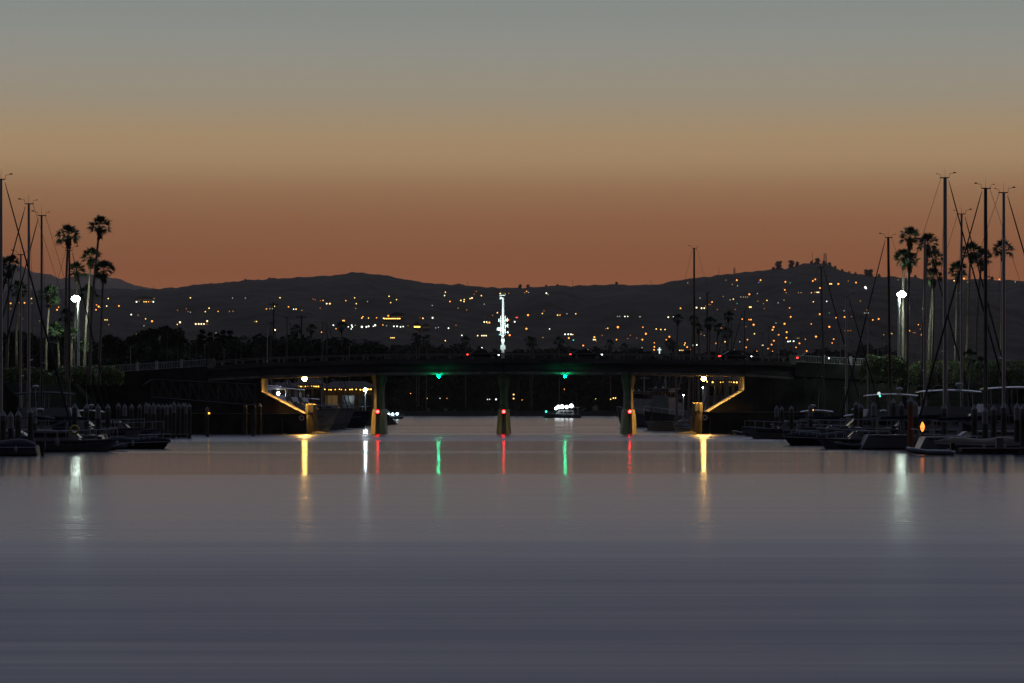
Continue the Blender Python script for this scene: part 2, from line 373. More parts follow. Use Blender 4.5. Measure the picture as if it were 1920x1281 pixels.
# bulkheads with end pylons beside the channel, and their round signs
def bulkhead(left, label):
    Yb = 380.6; s = 1 if left else -1
    b = thing('bulkhead', label, 'sea wall', (0, Yb, 0))
    x0, x1 = (gx(330, Yb), gx(574, Yb)) if left else (gx(1317, Yb), gx(1560, Yb))
    zt = gz(776 if left else 773.5, Yb)
    MB().box(((x0+x1)/2, .2, zt/2-1), (x1-x0, .7, zt+2)).build('wall', 'wing', b)
    MB().box(((x0+x1)/2, .2, zt+.045), (x1-x0-.1, .9, .08)).build('coping', 'concrete', b)
    yc = 2.6; xe = gx(583, Yb+yc) if left else gx(1307.5, Yb+yc)
    def ring(w, d, z): return [(xe+w*math.cos(a), yc+d*math.sin(a), z) for a in [math.pi*2*(k+.5)/8 for k in range(8)]]
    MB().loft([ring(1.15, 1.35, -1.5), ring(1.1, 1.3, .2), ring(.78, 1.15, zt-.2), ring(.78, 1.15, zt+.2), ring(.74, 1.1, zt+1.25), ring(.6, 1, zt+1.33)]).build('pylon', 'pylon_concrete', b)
    MB().box((xe+s*.2, yc-1.06, zt+.65), (.34, .08, .95)).build('pylon_panel', 'sign_white', b)
    for k in range(6):
        xx = lerp(x0+1, x1-3.2, k/5); MB().tube([(xx, -.3, -1), (xx, -.3, zt*.8)], .14).build('fender_pile', 'pile_wood', b)
    for k in range(5):
        xx = xe+s*(.9+k*.42); MB().ball((xx, yc-1.5-.1*k, .02), .6-.08*k, sx=1.3, sz=.55, seg=7, rings=4).build('rock', 'rock', b)
    return b
bulkhead(True, 'dark sea wall with octagonal yellow lit pylon under the left end of the bridge')
bulkhead(False, 'dark sea wall with octagonal yellow lit pylon under the right end of the bridge')
def round_sign(px, py, label):
    Yb = 380.3; p = at(px, py, Yb); n = 24
    s = thing('no_wake_sign', label, 'sign', p)
    def disc(r, y0, y1): return MB().tube([(0, y0, 0), (0, y1, 0)], r, n)
    disc(.46, 0, .06).build('red_rim', 'sign_red', s); disc(.36, -.02, .05).build('face', 'sign_white', s)
    MB().ball((0, -.03, .02), .17, sy=.12, seg=10, rings=6).tube([(-.18, -.035, -.16), (.18, -.035, .16)], .03).build('symbol', 'sign_black', s)
round_sign(565.5, 784, 'round white sign with red rim on the sea wall below the left bridge end')
round_sign(1321.5, 783, 'round white sign with red rim on the sea wall below the right bridge end')

# approach roads, banks
bank('embankment', [(-58, 374), (-58, 470), (-140, 640), (-700, 640), (-700, 374), (-100, 352), (-64, 358)], lambda x, y: 6.6)
bank('embankment', [(56, 374), (64, 356), (100, 346), (700, 374), (700, 640), (140, 640), (56, 470)], lambda x, y: 6.4)
for s, (pa, pb) in ((-1, (-1600, 388)), (1, (1490, 3400))):
    rw = strip(lambda p: cz(p)-1.9, lambda p: cz(p)-.02, pa, pb, 0, 10, 60)
    tag(rw.build('road', 'wing', None, (0, YB, 0)), kind='structure')
bank('embankment', [(-31, 540), (-26, 600), (-60, 900), (-900, 900), (-900, 540), (-60, 520)], lambda x, y: 2.2)
bank('embankment', [(31, 500), (70, 470), (900, 520), (900, 900), (80, 900), (36, 620)], lambda x, y: 2.2)

def picket_fence(pa, pb, label, posts):
    f = thing('picket_fence', label, 'fence', (0, YB+.25, 0))
    me = MB().box((0, 0, .48), (.045, .045, .9)).mesh('picket', 'white_metal')
    p = pa
    while p < pb:
        link('picket', me, f, (bx(p), 0, cz(p))); p += 3.05
    strip(lambda p: cz(p)+.9, lambda p: cz(p)+.98, pa-2, pb+1, -.05, .05).build('top_rail', 'white_metal', f)
    strip(lambda p: cz(p)+.06, lambda p: cz(p)+.12, pa-2, pb+1, -.035, .035).build('bottom_rail', 'white_metal', f)
    pm = MB().box((0, 0, .55), (.3, .3, 1.1)).box((0, 0, 1.13), (.38, .38, .08)).mesh('post', 'sign_white')
    for q in posts: link('post', pm, f, (bx(q), 0, cz(q)))
picket_fence(162, 386, 'pale picket fence along the road left of the bridge', (257, 293, 178, 340))
picket_fence(1492, 1640, 'pale picket fence along the road right of the bridge', (1595, 1545))

# ------------------------------------------------------------------ lamps on poles
def street_light(px, py, Y, zb, label, side):
    p = at(px, py, Y); t = thing('street_light', label, 'street light', (p.x, Y, zb)); h = p.z-zb
    MB().tube([(side*.35, .1, 0), (side*.35, .1, h+.1)], [.20, .15], 10).build('pole', 'white_metal', t)
    MB().box((side*.35, .1, .25), (.5, .5, .5)).build('base', 'concrete', t)
    MB().tube([(side*.35, .1, h+.1), (0, 0, h+.28)], .06).build('arm', 'white_metal', t)
    hd = MB().loft([[(x*w, y*w*.7, z+h) for x, y in ((-1, -1), (1, -1), (1, 1), (-1, 1))] for w, z in ((.5, .2), (.42, .32))]).build('lamp_head', 'white_metal', t)
    MB().ball((0, 0, h), .58, sz=.72, seg=16, rings=8).build('lens', 'em_street', hd)
    down_light(hd, (0, 0, h-.48), 1400, (.80, 1, .86), 166)
    return t
street_light(142, 560, 384, 6.6, 'tall white street light shining among the palms left of the bridge', 1)
street_light(1690.5, 552, 374, 6.3, 'tall white street light shining among the palms right of the bridge', -1)
def dock_light(px, py, Y, zb, label, r=.26):
    p = at(px, py, Y); t = thing('dock_light', label, 'lamp', (p.x, Y, zb)); h = p.z-zb
    MB().tube([(0, .15, 0), (0, .15, h)], .08, 8).build('pole', 'white_metal', t)
    MB().box((0, .1, h+.28), (.5, .5, .1)).build('cap', 'dark_metal', t)
    MB().ball((0, 0, h), r, seg=10, rings=6).build('lens', 'em_dock', t)
dock_light(521.5, 738, 470, 0, 'white globe lamp glowing low beside the sloped left abutment', .25)
dock_light(685, 731, 500, 0, 'white globe lamp on a pole seen next to the left bridge pier', .3)
dock_light(1699.5, 669, 420, 6.4, 'small white globe lamp peeping over the hedge by the right street light', .12)
dock_light(1318, 727, 455, 0, 'small white lamp on the deck of the right two storey building', .06)
dock_light(1281.5, 741, 448, 0, 'small white lamp beside the dark workboat wheelhouse', .06)

# ------------------------------------------------------------------ palms
def crown_mesh(seed, nl=40, Rr=1.0):
    rnd = random.Random(seed); m = MB()
    for i in range(nl):
        az = i*2.39996+rnd.uniform(-.3, .3); el = R(lerp(-40, 84, ((i+.5)/nl)**.85)+rnd.uniform(-9, 9)); d = Vector((math.cos(az)*math.cos(el), math.sin(az)*math.cos(el), math.sin(el)))
        u = d.cross(Vector((0, 0, 1))); u = u.normalized() if u.length > .01 else Vector((1, 0, 0)); w = u.cross(d).normalized()
        tw = rnd.uniform(-.8, .8); u, w = u*math.cos(tw)+w*math.sin(tw), w*math.cos(tw)-u*math.sin(tw)
        pl = Rr*rnd.uniform(.34, .62); tip = d*pl-Vector((0, 0, .05*Rr)); th = .022*Rr
        m.add([(0, 0, 0), tip+u*th, tip-u*th, tip-w*th], [(0, 1, 2), (0, 3, 1), (0, 2, 3)])
        nb = 11; bl = Rr*rnd.uniform(.46, .62)
        for k in range(nb):
            a = lerp(-1.15, 1.15, k/(nb-1)); dr = d*math.cos(a)+u*math.sin(a); L = bl*(1-.34*abs(a)/1.15)*rnd.uniform(.85, 1.12)
            side = (u*math.cos(a)-d*math.sin(a))*Rr*.036; mid = tip+dr*L*.5; end = tip+dr*L-w*(.05*Rr*rnd.uniform(0, 1.6))-Vector((0, 0, Rr*rnd.uniform(.04, .16)))
            m.add([tip, mid+side, end, mid-side], [(0, 1, 3), (1, 2, 3)])
    return m.mesh('crown', 'palm_leaf')
def skirt_mesh(seed):
    rnd = random.Random(seed); m = MB()
    for i in range(46):
        az = rnd.uniform(0, 6.28); z = rnd.uniform(-.75, -.02); r0 = .10; o = Vector((math.cos(az), math.sin(az), 0)); u = Vector((-o.y, o.x, 0))
        p = o*r0+Vector((0, 0, z)); e = o*(r0+rnd.uniform(.10, .22)*(1+z*.6))+Vector((0, 0, z-rnd.uniform(.16, .34)))
        m.add([p, e+u*.09, e+Vector((0, 0, -.1)), e-u*.09], [(0, 1, 2, 3)])
    return m.mesh('dead_fronds', 'palm_dead')
CROWNS = [crown_mesh(11+i) for i in range(4)]; SKIRTS = [skirt_mesh(31+i) for i in range(2)]
def palm(px, py, bpx, Y, zb, Rr, label, group, tr=.19, k=0, skirt=True, lean=0):
    top = at(px, py, Y); bxx = gx(bpx, Y); t = thing('palm_tree', label, 'palm tree', (bxx, Y, zb), 0, group)
    h = top.z-zb; dx = top.x-bxx; pts = []; rad = []
    for i in range(12):
        s = i/11; pts.append((dx*s**1.5+.05*math.sin(s*7+k), .15*math.sin(s*5+k*2), h*s)); rad.append(tr*(1.35-.35*min(1, s*5))*(1-.30*s)*(1+.03*math.sin(i*2.3)))
    MB().tube(pts, rad, 9).build('trunk', 'trunk', t, smooth=True)
    if skirt: link('dead_fronds', SKIRTS[k % 2], t, pts[-1], k*1.3, Rr*.95)
    link('crown', CROWNS[k % 4], t, pts[-1], k*1.1, Rr)
    return t
PL = [ # crown px, py, base px, depth, crown radius, label
 (128, 441, 121, 380, 1.55, 'tall palm with round crown, second highest of the left palm group'),
 (186, 424, 167, 371, 1.5, 'tallest leaning palm of the left group, crown against the orange sky'),
 (170, 482, 159, 387, 1.4, 'palm with crown half hidden behind the tallest leaning left trunk'),
 (145, 508, 138, 392, 1.35, 'palm with low crown between the two highest palms of the left group'),
 (195, 507, 186, 369, 1.5, 'rightmost palm of the left group with straight dark trunk'),
 (18, 497, 13, 375, 1.45, 'palm with crown just above the far mountain near the left edge'),
 (3, 524, 2, 388, 1.3, 'palm cut by the left edge of the picture'),
 (34, 543, 30, 394, 1.3, 'low palm behind the leftmost sailboat masts'),
 (91, 553, 86, 386, 1.5, 'palm with rough lit trunk left of the white street light'),
 (166, 551, 158, 402, 1.4, 'palm crown just right of the white street light head on the left'),
 (127, 592, 126, 368, 1.1, 'small dark palm in front of the left street light pole'),
 (1707, 444, 1699, 376, 1.45, 'tallest palm of the right group beside the street light'),
 (1695, 484, 1692, 377, 1.35, 'palm with brightly lit trunk right behind the right street light pole'),
 (1705, 489, 1700.5, 372, 1.25, 'palm with crown under the tallest right palm'),
 (1739, 457, 1728, 370, 1.45, 'palm with leaning trunk right of the tallest right palm'),
 (1752, 485, 1741, 379, 1.35, 'palm with pale lit trunk in the middle of the right group'),
 (1750, 519, 1749, 373, 1.3, 'low palm crown in front of the pale lit trunk on the right'),
 (1797, 507, 1790, 378, 1.35, 'palm standing between the two tall right masts'),
 (1821, 472, 1811, 382, 1.4, 'left one of two touching palm crowns near the right edge'),
 (1840, 484, 1828, 388, 1.4, 'right one of two touching palm crowns near the right edge'),
 (1880, 467, 1877, 376, 1.35, 'lone palm with upright trunk nearest the right edge')]
for i, (a, b, c, d, r, lab) in enumerate(PL): palm(a, b, c, d, 6.4, r*1.2, lab, 'tall palms beside the bridge', tr=.2, k=i)
for i, (a, b, c, d, r, lab) in enumerate([(106, 620, 112, 388, 1.45, 'young bright green palm left of the street light on the left'), (136, 626, 132, 389, 1.2, 'young bright green palm touching the left street light pole'), (158, 650, 157, 390, 1.2, 'short green palm right of the left street light pole'), (1817, 668, 1817, 374, 1.2, 'short green palm above the hedge far right'), (1838, 681, 1838, 372, 1.1, 'lowest green palm above the hedge far right')]):
    palm(a, b, c, d, 6.4, r, lab, 'young palms beside the bridge', tr=.18, k=i+3, skirt=False)
for i, (a, b, c, d, r, lab) in enumerate([(1270, 598, 1268, 440, 1.05, 'leftmost palm of the row behind the right part of the bridge'), (1300, 600, 1291, 446, 1.0, 'second palm from the left behind the right part of the bridge'), (1309.5, 614, 1311, 452, 1.0, 'short palm just right of the tall thin mast behind the bridge'),
    (1331, 605, 1328, 442, 1.3, 'largest palm behind the right part of the bridge'), (1347, 616, 1340, 455, 1.1, 'palm right of the largest palm behind the bridge'), (1366, 593, 1364, 440, 1.0, 'highest crown at the right end of the palms behind the bridge'), (1362, 625, 1360, 448, 1.15, 'low crown under the highest one behind the bridge')]):
    palm(a, b, c, d, 2.2 if a > 1320 else 0.5, r, lab, 'palms behind the bridge', tr=.2, k=i+1)

# ------------------------------------------------------------------ leafy trees and hedges
def leaf_mass(m, c, r, n, rnd, ls, flat=1.0):
    c = Vector(c)
    for i in range(n):
        while True:
            d = Vector((rnd.uniform(-1, 1), rnd.uniform(-1, 1), rnd.uniform(-1, 1)))
            if .25 < d.length < 1: break
        d = d*(.55+.45*d.length)
        p = c+Vector((d.x*r, d.y*r, d.z*r*flat)); a = Vector((rnd.gauss(0, 1), rnd.gauss(0, 1), rnd.gauss(0, 1))).normalized(); b = a.orthogonal().normalized()
        s = ls*rnd.uniform(.6, 1.3); e = a.cross(b)
        m.add([p-b*s, p+e*s*.6, p+b*s, p-e*s*.6], [(0, 1, 2, 3)])
def tree_parts(seed, kind):
    rnd = random.Random(seed); m = MB(); t = MB()
    t.tube([(0, 0, 0), (.01, 0, .3), (.02, .01, .75)], [.035, .025, .012], 7)
    if kind == 0:      # broad crown
        for k in range(9):
            az = k*2.4; z = rnd.uniform(.42, .86); rr = rnd.uniform(.12, .30); c = (math.cos(az)*rr, math.sin(az)*rr, z)
            t.tube([(.01, 0, .35), c], [.014, .005], 5); leaf_mass(m, c, rnd.uniform(.11, .19), 190, rnd, .03, .8)
    elif kind == 1:    # tall narrow conifer
        for k in range(14):
            z = .15+.82*k/13; w = .19*(1-k/13.5)+.02; leaf_mass(m, (rnd.uniform(-.02, .02), 0, z), w, 130, rnd, .024, .5)
        t.tube([(0, 0, .7), (0, 0, 1)], [.012, .004], 5)
    elif kind == 3:    # broad crown with leaves right down to the ground
        for k in range(16):
            az = k*2.4; z = .1+.8*((k*7) % 16)/16; rr = rnd.uniform(.05, .32)*(1.15-z*.8); c = (math.cos(az)*rr, math.sin(az)*rr, z)
            t.tube([(.01, 0, .15), c], [.014, .005], 5); leaf_mass(m, c, rnd.uniform(.12, .18), 150, rnd, .034, .85)
    else:              # tall gum tree, clumps with gaps
        for k in range(8):
            az = rnd.uniform(0, 6.28); z = rnd.uniform(.5, .95); rr = rnd.uniform(.05, .2); c = (math.cos(az)*rr, math.sin(az)*rr, z)
            t.tube([(.01, 0, .4), c], [.014, .004], 5); leaf_mass(m, c, rnd.uniform(.08, .13), 170, rnd, .026, .75)
    return t.mesh('trunk', 'bark'), m.mesh('crown', 'leaf')
TV = [tree_parts(101+i, i % 3) for i in range(6)]+[tree_parts(207+i, 3) for i in range(3)]
def tree(px, top_py, Y, zb, v, label, group, wide=1.0):
    t = thing('tree', label, 'tree', (gx(px, Y), Y, zb), v*1.7+px, group); h = gz(top_py, Y)-zb
    link('trunk', TV[v][0], t, sc=(h, h, h)); link('crown', TV[v][1], t, sc=(h*wide, h*wide, h))
rnd = random.Random(5)
# dark trees behind the road on the left, silhouetted against the hill
TREES = [(205, 640, 0), (222, 630, 2), (240, 638, 0), (263, 618, 2), (280, 628, 0), (292, 617, 1), (312, 617, 0), (328, 613, 2), (338, 620, 1), (352, 632, 0), (368, 628, 0), (379, 617, 1), (394, 622, 1), (407, 624, 1), (419, 618, 1), (431, 619, 1), (443, 619, 2), (460, 630, 0), (478, 627, 0), (492, 628, 0), (508, 625, 2), (528, 622, 0), (548, 628, 2), (572, 632, 0), (590, 624, 2), (612, 630, 0), (632, 620, 2), (650, 634, 0), (668, 640, 0), (188, 648, 0), (60, 612, 0), (20, 608, 2), (100, 625, 0), (140, 630, 0), (170, 640, 2)]
TREES.sort()
for i, (px, py, k) in enumerate(TREES):
    tree(px, py, rnd.uniform(600, 720), 2.2, k+(3 if i % 2 else 0), '%s, %s from the left in the left tree line' % (('dark rounded tree', 'tall narrow dark conifer', 'dark tree with loose clumps')[k], ordn(i)), 'tree line left behind the bridge', 1.35 if k == 0 else 1.0)
FT = [(690, 636), (706, 634), (724, 640), (742, 641), (765, 642), (778, 634), (796, 640), (820, 645), (845, 648), (862, 640), (880, 646), (905, 648), (930, 650), (970, 645), (985, 650), (1006, 648), (1030, 651), (1048, 641), (1062, 648), (1080, 652), (1125, 648), (1140, 652), (1165, 650), (1190, 648), (1215, 655), (1260, 655), (1290, 652), (1340, 655), (1380, 650), (1420, 655), (1470, 652), (1510, 655), (1545, 648), (1580, 652), (1640, 640)]
for i, (px, py) in enumerate(FT):
    tree(px, py, 1340+rnd.uniform(0, 220), 2.4, [6, 2, 7, 6, 8, 7][i % 6], 'far dark tree on the shore beyond the bridge, %s from the left' % ordn(i), 'trees on the far shore', 1.3)
for i, (px, py) in enumerate([(556, 618), (583, 617), (640, 612), (780, 633), (786, 637), (800, 637), (873, 640), (993, 640), (999, 642), (1048, 640), (1144, 645), (1170, 652), (1256, 645), (1262, 650)]):
    palm(px, py, px+rnd.uniform(-2, 2), 700 if px < 650 else 1345, 2.3, 1.7 if px < 650 else 3.0, 'small far palm silhouette beyond the bridge, %s from the left' % ordn(i), 'far palms', tr=.28, k=i)
for i, (px, py) in enumerate([(700, 752), (730, 752), (770, 750), (815, 754), (860, 750), (900, 752), (985, 752), (1020, 748), (1100, 750), (1140, 752), (1200, 750), (1240, 752)]):
    tree(px, py-8, 1310+rnd.uniform(2, 12), 1.9, [6, 7, 8][i % 3], 'low dark bush on the far waterline under the bridge, %s from the left' % ordn(i), 'bushes on the far waterline', 1.6)
# trees along the ridge
RT = [(1460, 490, 0), (1484, 489, 0), (1495, 492, 3), (1522, 490, 0), (1533, 485, 2), (1545, 490, 3), (1556, 493, 0), (1566, 500, 3), (1579, 506, 0), (1592, 510, 3), (1604, 512, 0), (1625, 506, 2), (1632, 506, 5), (1648, 515, 0), (1716, 517, 3), (1450, 502, 3), (1580, 508, 0), (1860, 520, 0), (975, 534.5, 0), (990, 535, 3), (1024, 535.5, 0), (1045, 534, 3), (1156, 530, 0), (460, 524.5, 0), (505, 522, 3)]
RT.sort()
for i, (px, py, v) in enumerate(RT):
    Y = 5960; zb = hill_z((px-960)/F, Y)-1.5
    if gz(py, Y)-zb < 3: zb = gz(py, Y)-6
    tree(px, py-2, Y, zb-2, [6, 7, 8][i % 3], 'tiny tree silhouette on the hill ridge, %s from the left' % ordn(i), 'trees on the ridge', 1.25)
def hedge(p0, p1, y0, y1, Y, label, seed, n, py0s=None, depth=2.2):
    rnd = random.Random(seed); x0, x1 = gx(p0, Y), gx(p1, Y); h = thing('hedge', label, 'hedge', ((x0+x1)/2, Y, gz(y1, Y)-.4)); hx = (x1-x0)/2
    m = MB(); st = MB(); hh = gz(y0, Y)-gz(y1, Y)+.4
    for i in range(n):
        x = rnd.uniform(-hx, hx); u = abs(x/hx); top = hh*(1-.35*max(0, u-.75)/.25)*(1+.13*noise.noise(Vector((x*.9, seed, 0)))); z = top*rnd.random()**.6; y = rnd.uniform(-depth/2, depth/2)
        a = Vector((rnd.gauss(0, 1), rnd.gauss(0, 1), rnd.gauss(0, 1)+.6)).normalized(); b = a.orthogonal().normalized(); e = a.cross(b); s = rnd.uniform(.07, .15); p = Vector((x, y, z))
        m.add([p-b*s, p+e*s*.6, p+b*s, p-e*s*.6], [(0, 1, 2, 3)])
    k = -hx
    while k < hx: st.tube([(k, 0, -.3), (k+.1, .1, hh*.7)], [.06, .03], 5); k += 1.1
    m.build('foliage', 'hedge_leaf', h); st.build('stem', 'bark', h)
hedge(-60, 98, 690, 716, 372, 'long clipped green hedge behind the left sailboats', 1, 7000)
hedge(96, 232, 687, 718, 376, 'lit green hedge at the foot of the left street light', 2, 7000)
hedge(1614, 1700, 667, 716, 371, 'bright yellow green bush left of the right street light pole', 3, 7500, depth=3)
hedge(1690, 1960, 676, 718, 374, 'long dark hedge right of the right street light pole', 4, 8500)

# ------------------------------------------------------------------ boats
def hull_mesh(L, B, Fb, name='hull', sheer=.35, flare=.16, plumb=.1, rake=.25):
    m = MB(); rings = []; n = 12
    for i in range(n+1):
        s = i/n; x = -L/2+L*s; k = max(0, (s-.42)/.58); b = B/2*(1-k**2.3)*(.88+.12*min(1, s*4)); b = max(b, .03)
        z = Fb*(1+sheer*max(0, s-.2)**2+.06*(1-s)); xo = plumb*L*k**3
        zc = .12+.35*Fb*k**2; bc = b*(1-flare-.55*k)
        if i == 0: xo = rake*Fb
        rings.append([(x+xo, b, z), (x+xo*.45, max(bc, .02), zc), (x, 0, -.45+.45*k**3), (x+xo*.45, -max(bc, .02), zc), (x+xo, -b, z)])
    m.loft(rings); return m, rings
def rail_pts(rings, i0, i1, side, dz): return [Vector(rings[i][0 if side > 0 else 4])*1.0+Vector((0, -side*.08, dz)) for i in range(i0, i1+1)]
def cabin_block(m, x0, x1, w0, z0, z1, rf, rb, wt=.86):     # raked house: rf/rb forward/back rake
    m.loft([[(x0, w0/2, z0), (x1, w0/2*.82, z0), (x1, -w0/2*.82, z0), (x0, -w0/2, z0)], [(x0+rb, w0/2*wt, z1), (x1-rf, w0/2*wt*.8, z1), (x1-rf, -w0/2*wt*.8, z1), (x0+rb, -w0/2*wt, z1)]])
    return m
def motor_yacht(name, label, L, loc, rz, fly=True, hard=True, hullm='gelcoat', topm='gelcoat', Fb=None, cat='motor yacht', lights=None, group=None, dark_top=False):
    B = L*.3; Fb = Fb or L*.11; t = thing(name, label, cat, loc, rz, group)
    hm, rg = hull_mesh(L, B, Fb); h = hm.build('hull', hullm, t, smooth=False)
    st = MB()
    for sd in (1, -1): st.tube([Vector(r[0 if sd > 0 else 4])+Vector((0, sd*.01, -.12)) for r in rg], .05, 5)
    st.build('rub_rail', 'rubber', h)
    for sd in (1, -1):
        MB().tube([Vector(r[0 if sd > 0 else 4]).lerp(Vector(r[1 if sd > 0 else 3]), .45)+Vector((0, sd*.015, 0)) for r in rg[:-1]], .055, 5).build('hull_stripe', 'navy' if hullm == 'gelcoat' else 'gelcoat', h)
        for i in (6, 7, 8, 9):
            q = Vector(rg[i][0 if sd > 0 else 4]).lerp(Vector(rg[i][1 if sd > 0 else 3]), .25); MB().ball(q, .17, sx=1.5, sy=.5, sz=.7, seg=8, rings=5).build('portlight', 'glass', h)
    zc = Fb*1.02; ch = L*.105
    c = cabin_block(MB(), -L*.30, L*.22, B*.80, zc, zc+ch, L*.10, L*.02).build('cabin', topm, t)
    for sd in (1, -1):
        for k in range(3):
            x0 = -L*.25+k*L*.125; MB().box((x0+L*.055, sd*(B*.376), zc+ch*.6), (L*.10, .06, ch*.42)).build('window', 'glass', c)
    MB().loft([[(L*.205-.0, B*.30, zc+ch*.30), (L*.205, -B*.30, zc+ch*.30), (L*.135, -B*.27, zc+ch*.93), (L*.135, B*.27, zc+ch*.93)], [(L*.225, B*.30, zc+ch*.30), (L*.225, -B*.30, zc+ch*.30), (L*.155, -B*.27, zc+ch*.93), (L*.155, B*.27, zc+ch*.93)]]).build('windshield', 'glass', c)
    zt = zc+ch
    if fly:
        MB().loft([[(-L*.30, B*.36, zt+.02), (L*.08, B*.33, zt+.02), (L*.13, 0, zt+.02), (L*.08, -B*.33, zt+.02), (-L*.30, -B*.36, zt+.02)], [(-L*.32, B*.38, zt+.75), (L*.06, B*.34, zt+.75), (L*.11, 0, zt+.75), (L*.06, -B*.34, zt+.75), (-L*.32, -B*.38, zt+.75)]]).build('flybridge', topm, t)
        zt += .75
        for sd in (1, -1):
            for x in (-L*.28, -L*.12, L*.04): MB().tube([(x, sd*B*.33, zt), (x+.05, sd*B*.32, zt+1.25)], .03, 5).build('hardtop_post', 'alu', t)
        MB().box((-L*.10, 0, zt+.62), (L*.30, B*.60, .03)).build('console', 'glass', t)
    if hard:
        zz = zt+(1.25 if fly else .95)
        if not fly:
            for sd in (1, -1):
                for x in (-L*.40, -L*.14): MB().tube([(x, sd*B*.36, zc), (x+.1, sd*B*.34, zz)], .03, 5).build('hardtop_post', 'alu', t)
        xs = (-L*.34, L*.08) if fly else (-L*.43, -L*.06)
        ht = MB().loft([[(lerp(xs[0], xs[1], q), y*B*.39*(1-.25*abs(q-.5)), zz+.16*math.sin(math.pi*q)*(1)+dz) for y, dz in ((1, 0), (.6, .10), (-.6, .10), (-1, 0), (-.95, -.05), (.95, -.05))] for q in [i/6 for i in range(7)]]).build('hardtop', 'canvas' if dark_top else topm, t)
        MB().tube([(-L*.2, 0, zz+.15), (-L*.2, 0, zz+.55)], .05).ball((-L*.2, 0, zz+.68), .32, sz=.5).build('radar', topm, t)
        MB().tube([(-L*.25, B*.28, zz), (-L*.27, B*.28, zz+2.6)], [.025, .01], 5).build('antenna', 'white_metal', t)
    rl = MB()
    for sd in (1, -1):
        pts = rail_pts(rg, 6, 12, sd, .75); rl.tube(pts, .025, 5)
        for i in range(6, 13): q = Vector(rg[i][0 if sd > 0 else 4]); rl.tube([q+Vector((0, -sd*.08, 0)), q+Vector((0, -sd*.08, .75))], .02, 4)
    rl.build('bow_rail', 'alu', t)
    MB().box((-L/2-.45, 0, .28), (.9, B*.8, .1)).build('swim_platform', 'teak', t)
    fm = MB().ball((0, 0, 0), .2, sz=1.9, seg=8, rings=6).mesh('fender', 'gelcoat')
    for i in (3, 6): 
        q = rg[i][0]; link('fender', fm, t, (q[0], q[1]+.12, .75))
        q = rg[i][4]; link('fender', fm, t, (q[0], q[1]-.12, .75))
    return t
